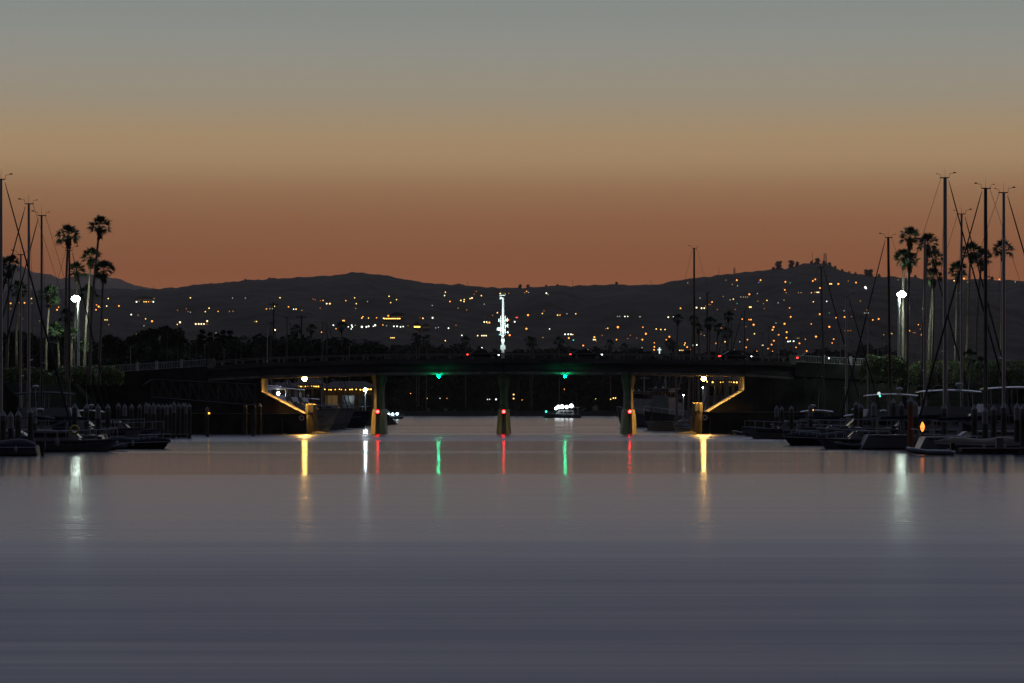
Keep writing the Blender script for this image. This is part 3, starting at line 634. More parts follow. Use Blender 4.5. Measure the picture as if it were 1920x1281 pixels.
def sailboat(px, top_py, Y, label, L=11.5, bow=1, mr=.10, mast='alu', furl=True, spread=2, cover='canvas', group='sailboats in the marina', hullm='gelcoat', lean=0, boom=True):
    B = L*.29; Fb = L*.085; xm = .06*L
    H_ = gz(top_py, Y)
    t = thing('sailboat', label, 'sailboat', (gx(px, Y)-bow*xm, Y, 0), 0 if bow > 0 else math.pi, group)
    hm, rg = hull_mesh(L, B, Fb, plumb=.06, sheer=.3, rake=.8); h_ = hm.build('hull', hullm, t)
    for sd in (1, -1):
        MB().tube([Vector(r[0 if sd > 0 else 4]).lerp(Vector(r[1 if sd > 0 else 3]), .14)+Vector((0, sd*.012, 0)) for r in rg[1:-1]], .035, 4).build('hull_stripe', 'navy', h_)
        MB().tube([(-L*.46, sd*B*.36, Fb), (-L*.47, sd*B*.36, Fb+.65), (-L*.50, 0, Fb+.68)], .022, 4).build('stern_rail', 'alu', t)
    MB().tube([(-L*.36, 0, Fb), (-L*.36, 0, Fb+.8)], .05, 5).build('steering_pedestal', 'alu', t)
    MB().loft([[(-L*.20+x, y*B*.27, Fb+z) for x, y, z in ((0, 1, .5), (0, 1, 1.15), (.0, .6, 1.45), (0, -.6, 1.45), (0, -1, 1.15), (0, -1, .5))], [(-L*.20+x+1.1, y*B*.25, Fb+z) for x, y, z in ((0, 1, .5), (0, 1, .8), (.0, .6, .95), (0, -.6, .95), (0, -1, .8), (0, -1, .5))]]).build('sprayhood', cover, t)
    c = cabin_block(MB(), -L*.16, L*.24, B*.60, Fb*1.02, Fb*1.02+.5, L*.06, .1).build('cabin', hullm, t)
    for sd in (1, -1):
        for k in range(3): MB().box((-L*.08+k*L*.085, sd*B*.277, Fb+.33), (L*.055, .05, .17)).build('window', 'glass', c)
    lx = lean*H_
    ms = MB().tube([(xm, 0, Fb), (xm+lx*.5, 0, H_*.5), (xm+lx, 0, H_)], [mr, mr, mr*.8], 8).box((xm+lx-.05, 0, H_+.03), (.75, .12, .08)).build('mast', mast, t)
    zs = [H_*(.36+.3*k) for k in range(spread)] if spread > 1 else [H_*.55]
    for z in zs: MB().tube([(xm+lx*z/H_-.12, B*.30, z+.06), (xm+lx*z/H_, 0, z), (xm+lx*z/H_-.12, -B*.30, z+.06)], .045, 5).build('spreader', mast, ms)
    w = MB(); x_t = xm+lx
    w.tube([(-L*.47, 0, Fb), (x_t-.35, 0, H_)], .016, 4)
    for sd in (1, -1):
        pts = [(xm-.1, sd*B*.44, Fb*1.05)]+[(xm+lx*z/H_-.12, sd*B*.30, z+.06) for z in zs]+[(x_t, 0, H_-.1)]
        w.tube(pts, .014, 4); w.tube([(xm+.25, sd*B*.42, Fb), (xm+lx*zs[0]/H_, 0, zs[0])], .014, 4)
        for i in (2, 5, 8):
            q = Vector(rg[i][0 if sd > 0 else 4]); w.tube([q, q+Vector((0, 0, .65))], .016, 4)
        w.tube(rail_pts(rg, 0, 11, sd, .65), .012, 4)
    w.build('rigging', 'wire', t)
    fs = Vector((L*.50, 0, Fb*1.3)); te = Vector((x_t+.3, 0, H_-.2))
    if furl: MB().tube([fs.lerp(te, .03), fs.lerp(te, .06), fs.lerp(te, .5), fs.lerp(te, .95), te], [.03, .085, .075, .045, .02], 7).build('furled_jib', cover, t)
    else: MB().tube([fs, te], .018, 4).build('forestay', 'wire', t)
    if boom:
        bm = MB().tube([(xm-.15, 0, Fb+1.35), (xm-L*.42, 0, Fb+1.3)], .07, 7).build('boom', mast, t)
        MB().loft([[(lerp(xm-.2, xm-L*.40, q), .19*math.cos(a)*(1-.5*q), Fb+1.48+.24*math.sin(a)*(1-.55*q)+.1*(1-q)) for a in [2*math.pi*k/8 for k in range(8)]] for q in [i/5 for i in range(6)]]).build('sail_cover', cover, bm)
    i_ = MB().tube([(x_t, 0, H_), (x_t, 0, H_+.85)], [.015, .006], 4).tube([(x_t+.35, 0, H_+.05), (x_t+.35, 0, H_+.35), (x_t+.75, 0, H_+.42)], .018, 4).box((x_t+.8, 0, H_+.45), (.22, .02, .10)).tube([(x_t-.35, 0, H_+.05), (x_t-.4, 0, H_+.3), (x_t-.65, 0, H_+.34)], .014, 4).box((x_t-.68, 0, H_+.36), (.12, .12, .06)).build('masthead_instruments', 'dark_metal', ms)
    return t
def covered_boat(label, L, loc, rz, hullm='gelcoat_grey', cov='canvas', group=None, name='covered_boat', humps=1):
    t = thing(name, label, 'boat', loc, rz, group); hm, rg = hull_mesh(L, L*.34, L*.11); h = hm.build('hull', hullm, t)
    rings = []
    for i, r in enumerate(rg):
        s = i/12; pk = (.55*math.sin(math.pi*min(1, s*1.05))**.7+.18*math.sin(s*9))*L*.16
        a, b = Vector(r[0]), Vector(r[4]); z = a.z
        rings.append([(a.x, a.y*1.03, z-.18), (a.x, a.y*1.0, z+.05), (a.x, a.y*.55, z+pk*.8), (a.x, 0, z+pk), (a.x, -a.y*.55, z+pk*.8), (a.x, -a.y, z+.05), (a.x, -a.y*1.03, z-.18)])
    MB().loft(rings, closed=False, caps=False).build('cover', cov, t, smooth=True)
    rl = MB()
    for sd in (1, -1):
        rl.tube(rail_pts(rg, 7, 12, sd, .55), .022, 5)
        for i in range(7, 13, 1): q = Vector(rg[i][0 if sd > 0 else 4]); rl.tube([q+Vector((0, -sd*.08, 0)), q+Vector((0, -sd*.08, .55))], .018, 4)
        st_ = MB().tube([Vector(r[0 if sd > 0 else 4])+Vector((0, sd*.02, -.1)) for r in rg], .045, 5); st_.build('rub_rail', 'gelcoat', h)
        for i in (3, 6): fq = rg[i][0 if sd > 0 else 4]; MB().ball((fq[0], fq[1]+sd*.12, .45), .13, sz=2.0, seg=7, rings=5).build('fender', 'gelcoat', t)
    rl.build('bow_rail', 'alu', t)
    o = MB().box((-L/2-.22, 0, .75), (.38, .34, .55)).box((-L/2-.22, 0, .2), (.2, .14, .8)).build('outboard', 'rubber', t)
    return t
def dinghy(label, L, loc, rz, m='rubber', group='dinghies'):
    t = thing('inflatable_dinghy', label, 'dinghy', loc, rz, group); pts = []
    for k in range(17):
        a = k/16
        if a < .35: pts.append((lerp(-L/2, L*.2, a/.35), L*.22, .22+.05*a))
        elif a > .65: pts.append((lerp(L*.2, -L/2, (a-.65)/.35), -L*.22, .22+.05*(1-a)))
        else: th = (a-.35)/.3*math.pi; pts.append((L*.2+L*.3*math.sin(th), L*.22*math.cos(th), .26+.18*math.sin(th)))
    MB().tube(pts, [.12]+[.2]*15+[.12], 9).build('tube', m, t, smooth=True)
    MB().box((-L*.1, 0, .12), (L*.75, L*.4, .08)).build('floor', 'rubber', t)
    MB().box((-L*.42, 0, .3), (.06, L*.4, .4)).build('transom', 'teak', t)
    MB().box((-L*.5, 0, .72), (.3, .26, .42)).box((-L*.5, 0, .25), (.14, .1, .7)).build('outboard', 'black_hull', t)
    MB().box((-L*.05, 0, .34), (.25, L*.42, .05)).build('thwart', 'teak', t)
    return t
def workboat(label, loc, rz, L=17, hullm='black_hull'):
    t = thing('fishing_boat', label, 'fishing boat', loc, rz); B = L*.32; Fb = 2.0; hm, rg = hull_mesh(L, B, Fb, sheer=.75); hm.build('hull', hullm, t)
    c = cabin_block(MB(), -L*.12, L*.20, B*.72, Fb, Fb+2.3, .3, .1, .95).build('deckhouse', 'gelcoat_grey', t)
    w = cabin_block(MB(), -L*.04, L*.17, B*.60, Fb+2.32, Fb+4.5, .35, .1, .95).build('wheelhouse', 'gelcoat_grey', t)
    for k in range(5): MB().box((L*.15, (k-2)*B*.105, Fb+3.65), (.34, B*.08, .85)).build('window', 'glass', w)
    for sd in (1, -1):
        for k in range(3): MB().box((-L*.01+k*1.2, sd*B*.288, Fb+3.6), (.8, .08, .8)).build('window', 'glass', w)
    MB().box((L*.06, 0, Fb+4.56), (L*.25, B*.68, .1)).build('roof', 'gelcoat', w)
    MB().tube([(L*.02, 0, Fb+4.6), (L*.02, 0, Fb+9.5)], [.12, .06], 7).tube([(L*.02, -1.1, Fb+7), (L*.02, 1.1, Fb+7)], .05, 5).build('mast', 'alu', t)
    MB().tube([(-L*.2, 0, Fb), (-L*.2, 0, Fb+7)], .12, 7).tube([(-L*.2, 0, Fb+2), (-L*.48, 0, Fb+7.5)], .08, 6).build('boom', 'dark_metal', t)
    rg_ = MB()
    for a, b in (((L*.02, 0, Fb+9.3), (L*.5, 0, Fb+1.6)), ((L*.02, 0, Fb+9.3), (-L*.45, 0, Fb)), ((L*.02, 0, Fb+9), (0, B*.45, Fb)), ((L*.02, 0, Fb+9), (0, -B*.45, Fb)), ((-L*.48, 0, Fb+7.5), (L*.02, 0, Fb+9.3))): rg_.tube([a, b], .02, 4)
    rg_.build('rigging', 'wire', t)
    rl = MB()
    for sd in (1, -1):
        rl.tube(rail_pts(rg, 5, 12, sd, .8), .03, 5)
        for i in range(5, 13): q = Vector(rg[i][0 if sd > 0 else 4]); rl.tube([q, q+Vector((0, 0, .8))], .025, 4)
    rl.build('rail', 'white_metal', t)
    MB().box((L*.19, .6, Fb+4.75), (.25, .25, .25)).box((L*.19, -.6, Fb+4.75), (.25, .25, .25)).build('searchlight', 'white_metal', w)
    return t

# left marina
sailboat(2, 337, 226, 'sailboat with the tallest mast at the left edge', L=13, bow=1, mr=.13)
sailboat(54, 383, 243, 'sailboat with bright tall mast second from the left edge', L=12.5, bow=-1, mr=.13)
sailboat(78, 405, 256, 'sailboat with dark tall mast third from the left edge', L=12, bow=-1, mr=.11, mast='mast_dark')
sailboat(39, 478, 268, 'sailboat with short mast between the left edge masts', L=10, bow=-1, mr=.11, hullm='gelcoat_grey')
sailboat(130, 470, 290, 'sailboat whose mast stands just behind the left street light palms', L=10.5, bow=1, mr=.12, mast='mast_dark')
motor_yacht('motor_yacht', 'white flybridge motor yacht with dark canopy among the left piles', 12.5, (gx(118, 262), 262, 0), 0, hard=True, dark_top=True)
motor_yacht('motor_yacht', 'smaller white motor yacht behind the dark canopy yacht on the left', 9.5, (gx(205, 300), 300, 0), 0, fly=False)
motor_yacht('motor_yacht', 'grey hulled cabin cruiser with dark canopy and life ring on the left', 7.6, (gx(112, 224), 224, 0), 0, fly=False, hullm='gelcoat_grey', dark_top=True)
covered_boat('dark covered boat at the channel end of the left dock', 5.2, (gx(250, 240), 240, 0), R(5), hullm='black_hull', group='covered boats left')
covered_boat('dark covered boat at the left picture edge', 6.0, (gx(-4, 205), 205, 0), R(180), hullm='gelcoat_grey', group='covered boats left')
dinghy('small grey inflatable dinghy beside the left piles', 2.9, (gx(202, 228), 228, 0), R(10))
def life_ring(px, py, Y, label):
    p = at(px, py, Y); t = MB()
    rings = [[(p.x*0+(.30+.09*math.cos(b))*math.cos(a), .09*math.sin(b), (.30+.09*math.cos(b))*math.sin(a)) for b in [2*math.pi*j/8 for j in range(8)]] for a in [2*math.pi*i/18 for i in range(19)]]
    tag(t.loft(rings, caps=False).build('life_ring', 'yellow_buoy', None, p, smooth=True), label, 'life ring')
life_ring(140, 806, 222, 'dull yellow life ring hanging on the grey cabin cruiser')
# right marina
sailboat(1772, 334, 238, 'sailboat with the tallest mast on the right', L=13.5, bow=1, mr=.19, spread=2)
sailboat(1803, 402, 252, 'sailboat with slim mast just right of the tallest right mast', L=12, bow=1, mr=.12)
sailboat(1848, 354, 231, 'sailboat with thick dark mast near the right edge', L=13, bow=-1, mr=.17, mast='mast_dark')
sailboat(1882, 362, 224, 'sailboat with pale mast nearest the right edge', L=13, bow=1, mr=.14)
sailboat(1670, 446, 286, 'sailboat with black mast just left of the right street light', L=12, bow=-1, mr=.15, mast='black_hull', lean=.012)
sailboat(1734, 449, 268, 'sailboat with grey mast just right of the right street light', L=11.5, bow=1, mr=.14)
sailboat(1546, 502, 322, 'sailboat with leaning mast in front of the right end of the bridge', L=11, bow=1, mr=.11, lean=-.02, mast='mast_dark')
sailboat(1587, 558, 316, 'sailboat with short grey mast left of the yellow green bush', L=10, bow=1, mr=.12)
sailboat(1627, 600, 330, 'small sailboat moored below the yellow green bush', L=9, bow=-1, mr=.08, furl=False)
motor_yacht('motor_yacht', 'white motor cruiser with hardtop at the channel end right of the bridge', 9.5, (gx(1492, 318), 318, 0), R(180), fly=False)
motor_yacht('motor_yacht', 'grey flybridge yacht with small green light among the right piles', 12.0, (gx(1640, 276), 276, 0), R(180))
motor_yacht('motor_yacht', 'white flybridge yacht below the tallest right mast', 13.0, (gx(1742, 250), 250, 0), R(180))
motor_yacht('motor_yacht', 'large white flybridge yacht at the right edge', 14.0, (gx(1866, 244), 244, 0), R(180))
covered_boat('dark covered boat with pale bow at the channel end on the right', 6.5, (gx(1548, 262), 262, 0), R(176), hullm='black_hull', group='covered boats right')
motor_yacht('motor_yacht', 'low grey cabin cruiser left of the orange lantern', 7.0, (gx(1625, 240), 240, 0), R(180), fly=False, hullm='gelcoat_grey', dark_top=True)
motor_yacht('motor_yacht', 'small white cabin cruiser between the covered boats right of the bridge', 7.5, (gx(1575, 300), 300, 0), R(180), fly=False)
covered_boat('small covered boat beside the right sea wall', 4.8, (gx(1436, 345), 345, 0), R(180), hullm='gelcoat_grey', group='covered boats right', cov='canvas')
covered_boat('pale tan covered boat right of the orange lantern', 6.2, (gx(1845, 216), 216, 0), R(172), hullm='gelcoat_grey', cov='canvas_tan', group='covered boats right')
dinghy('pale inflatable dinghy under dark cover near the right street light reflection', 3.3, (gx(1744, 205), 205, 0), R(186), m='gelcoat_grey')
dinghy('black inflatable dinghy tied between the right covered boats', 2.8, (gx(1598, 238), 238, 0), R(185))
dinghy('small dinghy tied to the right sea wall', 2.6, (gx(1392, 362), 362, 0), R(200), m='gelcoat_grey')
# docks
def dock(label, x0, x1, Y, w=1.6, group='floating docks'):
    t = thing('floating_dock', label, 'dock', ((x0+x1)/2, Y, 0), 0, group); L = x1-x0
    MB().box((0, 0, .30), (L, w, .22)).build('pontoon', 'wing', t); MB().box((0, 0, .44), (L-.05, w+.1, .05)).build('decking', 'teak', t)
    cm = MB().box((0, 0, .53), (.3, .06, .05)).box((0, 0, .49), (.1, .06, .06)).mesh('cleat', 'alu')
    k = -L/2+1
    while k < L/2: link('cleat', cm, t, (k, -w*.42, 0)); k += 3.5
    bm = MB().box((0, 0, .8), (.5, .55, .68)).box((0, 0, 1.17), (.56, .6, .08)).mesh('dock_box', 'gelcoat_grey')
    for i in range(max(1, int(L/9))): link('dock_box', bm, t, (-L/2+3+i*9, w*.3, 0))
for i, (Y, pr, n_) in enumerate(((209, 62, 'nearest left floating dock'), (233, 190, 'second nearest left floating dock'), (275, 250, 'left floating dock behind the flybridge yacht'), (322, 352, 'farthest left floating dock ending at the row of piles'))):
    dock(n_, gx(pr, Y)-34, gx(pr, Y), Y)
for i, (Y, pr, n_) in enumerate(((211, 1800, 'nearest right floating dock'), (245, 1690, 'second nearest right floating dock'), (288, 1570, 'right floating dock behind the covered boats'), (330, 1440, 'farthest right floating dock beside the sea wall'))):
    dock(n_, gx(pr, Y), gx(pr, Y)+34, Y)
# piles
PSH = {}
def pile(px, py, Y, label, group, white=.5, r=.23, shaft='pile_wood'):
    z = gz(py, Y); t = thing('mooring_pile', label, 'pile', (gx(px, Y), Y, 0), 0, group)
    MB().tube([(0, 0, -2), (0, 0, z-.42)], r, 10).build('shaft', shaft, t)
    MB().tube([(0, 0, z-.42-white), (0, 0, z-.418)], r+.012, 10).build('sleeve', 'pile_cap' if white > .6 else 'pile_sleeve', t)
    MB().tube([(0, 0, z-.42), (0, 0, z-.02), (0, 0, z)], [r+.03, .03, .01], 10).build('cap', 'pile_cap', t)
for i, (px, py, Y) in enumerate([(222, 755, 312), (234, 757, 309), (247, 757, 306), (262, 757, 318), (274, 754, 326), (279, 756, 330), (288, 755, 322), (297, 756, 324), (305, 757, 326), (312, 757, 329), (319, 757, 331), (326, 753, 325), (335, 755, 327), (343, 755, 331), (347.5, 755, 334), (355, 756, 324)]):
    pile(px, py, Y, 'white capped mooring pile, %s from the left in the close row left of the bridge' % ordn(i), 'close row of piles on the left', white=[.35, .9, .3, .3, .9][i % 5])
for i, (px, py, Y) in enumerate([(6, 770, 214), (20, 771, 216), (34, 769, 220), (57, 764, 222), (64, 763, 226), (140, 756, 240), (162, 757, 246), (184, 757, 250), (202, 757, 256)]):
    pile(px, py, Y, 'white capped mooring pile, %s from the left picture edge' % ordn(i), 'piles near the left edge', white=[.35, .9, .4][i % 3])
pile(388.5, 762, 345, 'single pile with a tiny orange light left of the bridge abutment', None, white=.5)
for i, px in enumerate((460, 477, 487)): pile(px, 756, 372, 'dark bare pile in front of the left abutment, %s from the left' % ordn(i), 'bare piles at the left abutment', white=.1)
for i, (px, py, Y) in enumerate(sorted([(1675, 747, 256), (1690, 752, 246), (1716, 751, 232), (1770, 757, 234), (1827, 758, 222), (1847, 763, 220), (1863, 759, 219), (1882, 755, 217), (1907, 755, 215), (1918, 757, 214), (1456, 760, 322), (1466, 761, 318), (1484, 760, 306), (1520, 757, 296), (1605, 752, 272), (1614, 756, 268), (1638, 753, 262)])):
    pile(px, py, Y, 'pale capped mooring pile among the right hand boats, %s from the left' % ordn(i), 'piles on the right', white=[.9, .35, .4][i % 3])
pile(1707, 743.5, 229, 'reddish lit pile left of the orange lantern', None, white=.3, shaft='orange_pile')
def small_lamp(name, label, px, py, Y, em, r, zb=None, cat='lamp'):
    p = at(px, py, Y); t = thing(name, label, cat, p)
    MB().tube([(0, .05, -(p.z-(zb or p.z-.6))), (0, .05, 0)], .03, 6).build('stem', 'dark_metal', t)
    MB().ball((0, 0, 0), r, seg=8, rings=5).build('lens', em, t)
small_lamp('pile_light', 'tiny orange light on the single pile left of the abutment', 392, 775, 344.6, 'em_pilot', .1)
def lantern(px, py, Y):
    p = at(px, py, Y); t = thing('lantern', 'glowing orange lantern behind the reddish pile on the right', 'lantern', p)
    MB().loft([[(w*math.cos(a), w*math.sin(a), z) for a in [2*math.pi*k/7 for k in range(7)]] for w, z in ((.05, -.40), (.15, -.20), (.19, .02), (.12, .22), (.02, .38))]).build('flame_glass', 'em_fire', t, smooth=True)
    MB().tube([(0, 0, -.5), (0, 0, -.41)], .12, 8).tube([(0, 0, -.5), (0, 0, -p.z+.4)], .05, 6).tube([(.32, 0, -.3), (.62, 0, -.12), (.68, 0, .4)], .04, 5).build('stand', 'dark_metal', t)
lantern(1729.5, 800, 227)
small_lamp('cabin_lamp', 'small white and green light on the grey flybridge yacht', 1648, 738, 272, 'em_window_white', .16)
small_lamp('navigation_lamp', 'green navigation lamp under the white cabin lamp on the right', 1650, 743, 271.6, 'em_teal', .07)
small_lamp('cabin_lamp', 'small amber light in the motor cruiser cabin right of the bridge', 1523.5, 769, 300, 'em_pilot', .10)

# gangway on the left
def gangway():
    Y = 352; t = thing('gangway', 'dark gangway with sloping truss rail below the left road', 'gangway', (0, Y, 0))
    a, b, c = at(267, 723, Y), at(284, 712, Y), at(478, 721, Y)
    for yy in (0, 1.3):
        MB().tube([(a.x, yy, a.z), (b.x, yy, b.z), (c.x, yy, c.z)], .06, 6).build('handrail', 'dark_metal', t)
        MB().tube([(b.x, yy, b.z-2.2), (c.x, yy, c.z-2.6)], .08, 6).build('bottom_chord', 'dark_metal', t)
        tr = MB(); n = 11
        for k in range(n+1):
            q = k/n; x = lerp(b.x, c.x, q); zt = lerp(b.z, c.z, q); zb = lerp(b.z-2.2, c.z-2.6, q); MB().tube([(x, yy, zb), (x, yy, zt)], .035, 5).build('upright', 'dark_metal', t)
            if k < n: q2 = (k+1)/n; MB().tube([(x, yy, zt), (lerp(b.x, c.x, q2), yy, lerp(b.z-2.2, c.z-2.6, q2))], .03, 5).build('brace', 'dark_metal', t)
    MB().loft([[(b.x, 0, b.z-2.3), (b.x, 1.3, b.z-2.3), (b.x, 1.3, b.z-2.2), (b.x, 0, b.z-2.2)], [(c.x, 0, c.z-2.7), (c.x, 1.3, c.z-2.7), (c.x, 1.3, c.z-2.6), (c.x, 0, c.z-2.6)]]).build('walkway', 'dark_metal', t)
    for x, z in ((b.x+.3, b.z-2.3), (c.x-.3, c.z-2.7)): MB().tube([(x, .65, -2), (x, .65, z)], .2, 8).build('support_pile', 'pile_wood', t)
gangway()

# boats and buildings beyond the bridge
for i, (bpx, Y, L, fb, hm_, lab, fl) in enumerate([(626, 425, 17, 2.8, 'gelcoat', 'white yacht bow nearest the left bridge abutment', True), (641, 446, 16, 2.7, 'gelcoat', 'second white yacht bow seen under the left bridge span', True), (656, 468, 16, 2.7, 'gelcoat', 'third white yacht bow seen under the left bridge span', True), (690, 500, 14, 2.5, 'navy', 'dark yacht moored left of the left bridge pier', False)]):
    motor_yacht('motor_yacht', lab, L, (gx(bpx, Y)-L*.55, Y, 0), 0, fly=fl, Fb=fb, hullm=hm_, group='yachts beyond the left span')
motor_yacht('motor_yacht', 'low white motor boat behind the sloped left abutment', 11, (gx(560, 440)-2, 440, 0), 0, fly=False)
workboat('dark workboat with square wheelhouse windows beyond the right bridge span', (gx(1252, 452), 456, 0), R(-112), L=18)
covered_boat('small boat with pale hull left of the right pylon beyond the bridge', 5.5, (gx(1282, 420), 420, 0), R(-120), hullm='gelcoat', group='boats beyond the right span')
workboat('dark fishing boat with white bow right of the right bridge pier', (gx(1212, 520), 525, 0), R(-130), L=14, hullm='gelcoat_grey')
def restaurant(label, p0, p1, pyroof, Y, D, zb, floors, pys, em_front):
    x0, x1 = gx(p0, Y), gx(p1, Y); zt = gz(pyroof, Y); t = thing('waterfront_building', label, 'building', ((x0+x1)/2, Y, zb)); w = x1-x0; h = zt-zb
    b = MB().box((0, D/2, h/2), (w, D, h)).build('wall', 'wall_paint', t)
    MB().loft([[(-w/2-.8, -1.4, h), (w/2+.8, -1.4, h), (w/2+.8, D+.8, h), (-w/2-.8, D+.8, h)], [(-w/2-.8, -1.4, h+.25), (w/2+.8, -1.4, h+.25), (w/2+.8, D+.8, h+.25), (-w/2-.8, D+.8, h+.25)], [(-w/2+2, D*.35, h+1.6), (w/2-2, D*.35, h+1.6), (w/2-2, D*.65, h+1.6), (-w/2+2, D*.65, h+1.6)]]).build('roof', 'roof', t)
    fh = h/floors
    for fl in range(floors):
        n = max(3, int(w/2.6))
        for k in range(n):
            x = -w/2+(k+.5)*w/n; o = MB().box((x, -.03, fl*fh+fh*.52), (w/n*.72, .1, fh*.55)).build('window', 'glass' if (k*7+fl*3) % 4 else 'em_window', t)
            MB().box((x, -.09, fl*fh+fh*.52), (.07, .08, fh*.55)).build('mullion', 'wall_grey', o)
        if fl: 
            MB().box((0, -1.0, fl*fh), (w, 2.0, .2)).build('balcony_floor', 'wall_paint', t); MB().box((0, -1.95, fl*fh+.6), (w, .06, 1.0)).build('balcony_front', 'wall_paint', t)
            for k in range(4): MB().tube([(-w/2+k*w/3.01+.1, -1.9, 0), (-w/2+k*w/3.01+.1, -1.9, h)], .09, 6).build('column', 'wall_paint', t)
    n = int(w/.42); bm = MB().ball((0, 0, 0), .085, seg=6, rings=4).mesh('string_bulb', 'em_string'); rr = random.Random(int(p0))
    for k in range(n):
        if rr.random() < .22: continue
        link('string_bulb', bm, t, (-w/2+k*w/n, -1.5, h-.05-.12*abs(math.sin(k*.42))), sc=rr.uniform(.7, 1.4))
    return t
restaurant('low waterfront building with amber string lights behind the white lamp under the left span', 517, 552, 728.5, 560, 9, 0.4, 1, 0, 0)
restaurant('waterfront building with amber string lights behind the white yachts', 553, 602, 723.5, 585, 9, 1, 2, 0, 0)
restaurant('long low waterfront building with amber string lights left of the left pier', 606, 700, 729.5, 575, 9, 1, 1, 0, 0)
restaurant('two storey waterfront building with balcony and amber string lights beyond the right span', 1325, 1400, 715.5, 470, 10, 1, 2, 0, 0)
# masts rising behind the deck
for px, py, Y, lab, kw in [(501.5, 613, 470, 'sailboat with pale thin mast behind the left half of the bridge', dict(mr=.09)), (538, 596, 486, 'sailboat with dark mast behind the left half of the bridge', dict(mr=.12, mast='black_hull')), (605, 606, 510, 'sailboat with brown mast left of another behind the left span', dict(mr=.11, mast='mast_dark')), (613, 608, 520, 'sailboat with mast right of the brown one behind the left span', dict(mr=.11, mast='mast_dark')),
     (508, 606, 500, 'sailboat with mast just right of the pale thin mast', dict(mr=.1, mast='mast_dark')),
     (1301.5, 466, 432, 'sailboat with very tall thin mast piercing the ridge right behind the bridge', dict(mr=.17, mast='black_hull', spread=1, L=15, furl=False)), (1326, 550, 470, 'sailboat with grey mast right of the very tall one behind the bridge', dict(mr=.16, mast='mast_dark', furl=False)), (1372, 583, 450, 'sailboat with dark mast and sloping stay behind the bridge', dict(mr=.08, mast='mast_dark')), (1396, 583, 455, 'sailboat with crossing stays right behind the bridge', dict(mr=.1, mast='mast_dark'))]:
    kw = dict(dict(L=11.5), **kw); sailboat(px, py, Y, lab, bow=(1 if px < 1000 else -1), group='sailboats beyond the bridge', **kw)
for i, (px, py) in enumerate(sorted([(1430, 626), (1441, 612), (1460, 616), (1470, 632), (1483, 630), (1509, 628), (1536, 630), (1545, 622), (1576, 626), (1597, 640), (1626, 628), (1646, 634), (1655, 634), (1663, 640), (245, 650), (314, 622), (333, 640), (347, 645), (355, 648), (368, 636), (384, 646), (392, 640), (417, 637), (420, 655), (452, 640), (480, 645), (655, 650)])):
    Y = 560+(i*37) % 60
    sailboat(px, py, Y, 'distant sailboat with only its thin mast showing above the road, %s from the left' % ordn(i), L=9.5, bow=1 if i % 2 else -1, mr=.07, furl=False, spread=1, group='distant masts', mast='mast_dark' if i % 3 else 'alu')

# underway boats with lights, shown at rest
def lit_boat(label, L, px, Y, rz, ems, name='cabin_cruiser'):
    t = motor_yacht(name, label, L, (gx(px, Y), Y, 0), rz, fly=False, Fb=L*.10, cat='boat')
    for x, y, z, r, e in ems: MB().ball((x, y, z), r, seg=8, rings=5).build('running_light', e, t)
    return t
lit_boat('small boat with pale blue lights right of the left pier', 7, 733, 900, 0, [(-2, -1, 1.55, .45, 'em_boatblue'), (-.6, -1.1, 1.6, .35, 'em_boatblue'), (.6, -1.1, 1.6, .4, 'em_boatblue'), (2, -.8, 1.7, .42, 'em_boatblue')])
lit_boat('brightly lit white boat in the middle of the channel beyond the bridge', 13, 1056, 1000, R(180), [(2.6, 1.9, 3.4, .5, 'em_boatwhite'), (1.7, 1.9, 3.9, .65, 'em_boatwhite'), (.4, 1.9, 4.0, .7, 'em_boatwhite'), (-1.2, 1.9, 3.9, .6, 'em_boatwhite'), (-2.8, 1.9, 4.3, .7, 'em_boatwhite'), (6.0, 1.2, 2.3, .3, 'em_teal')])

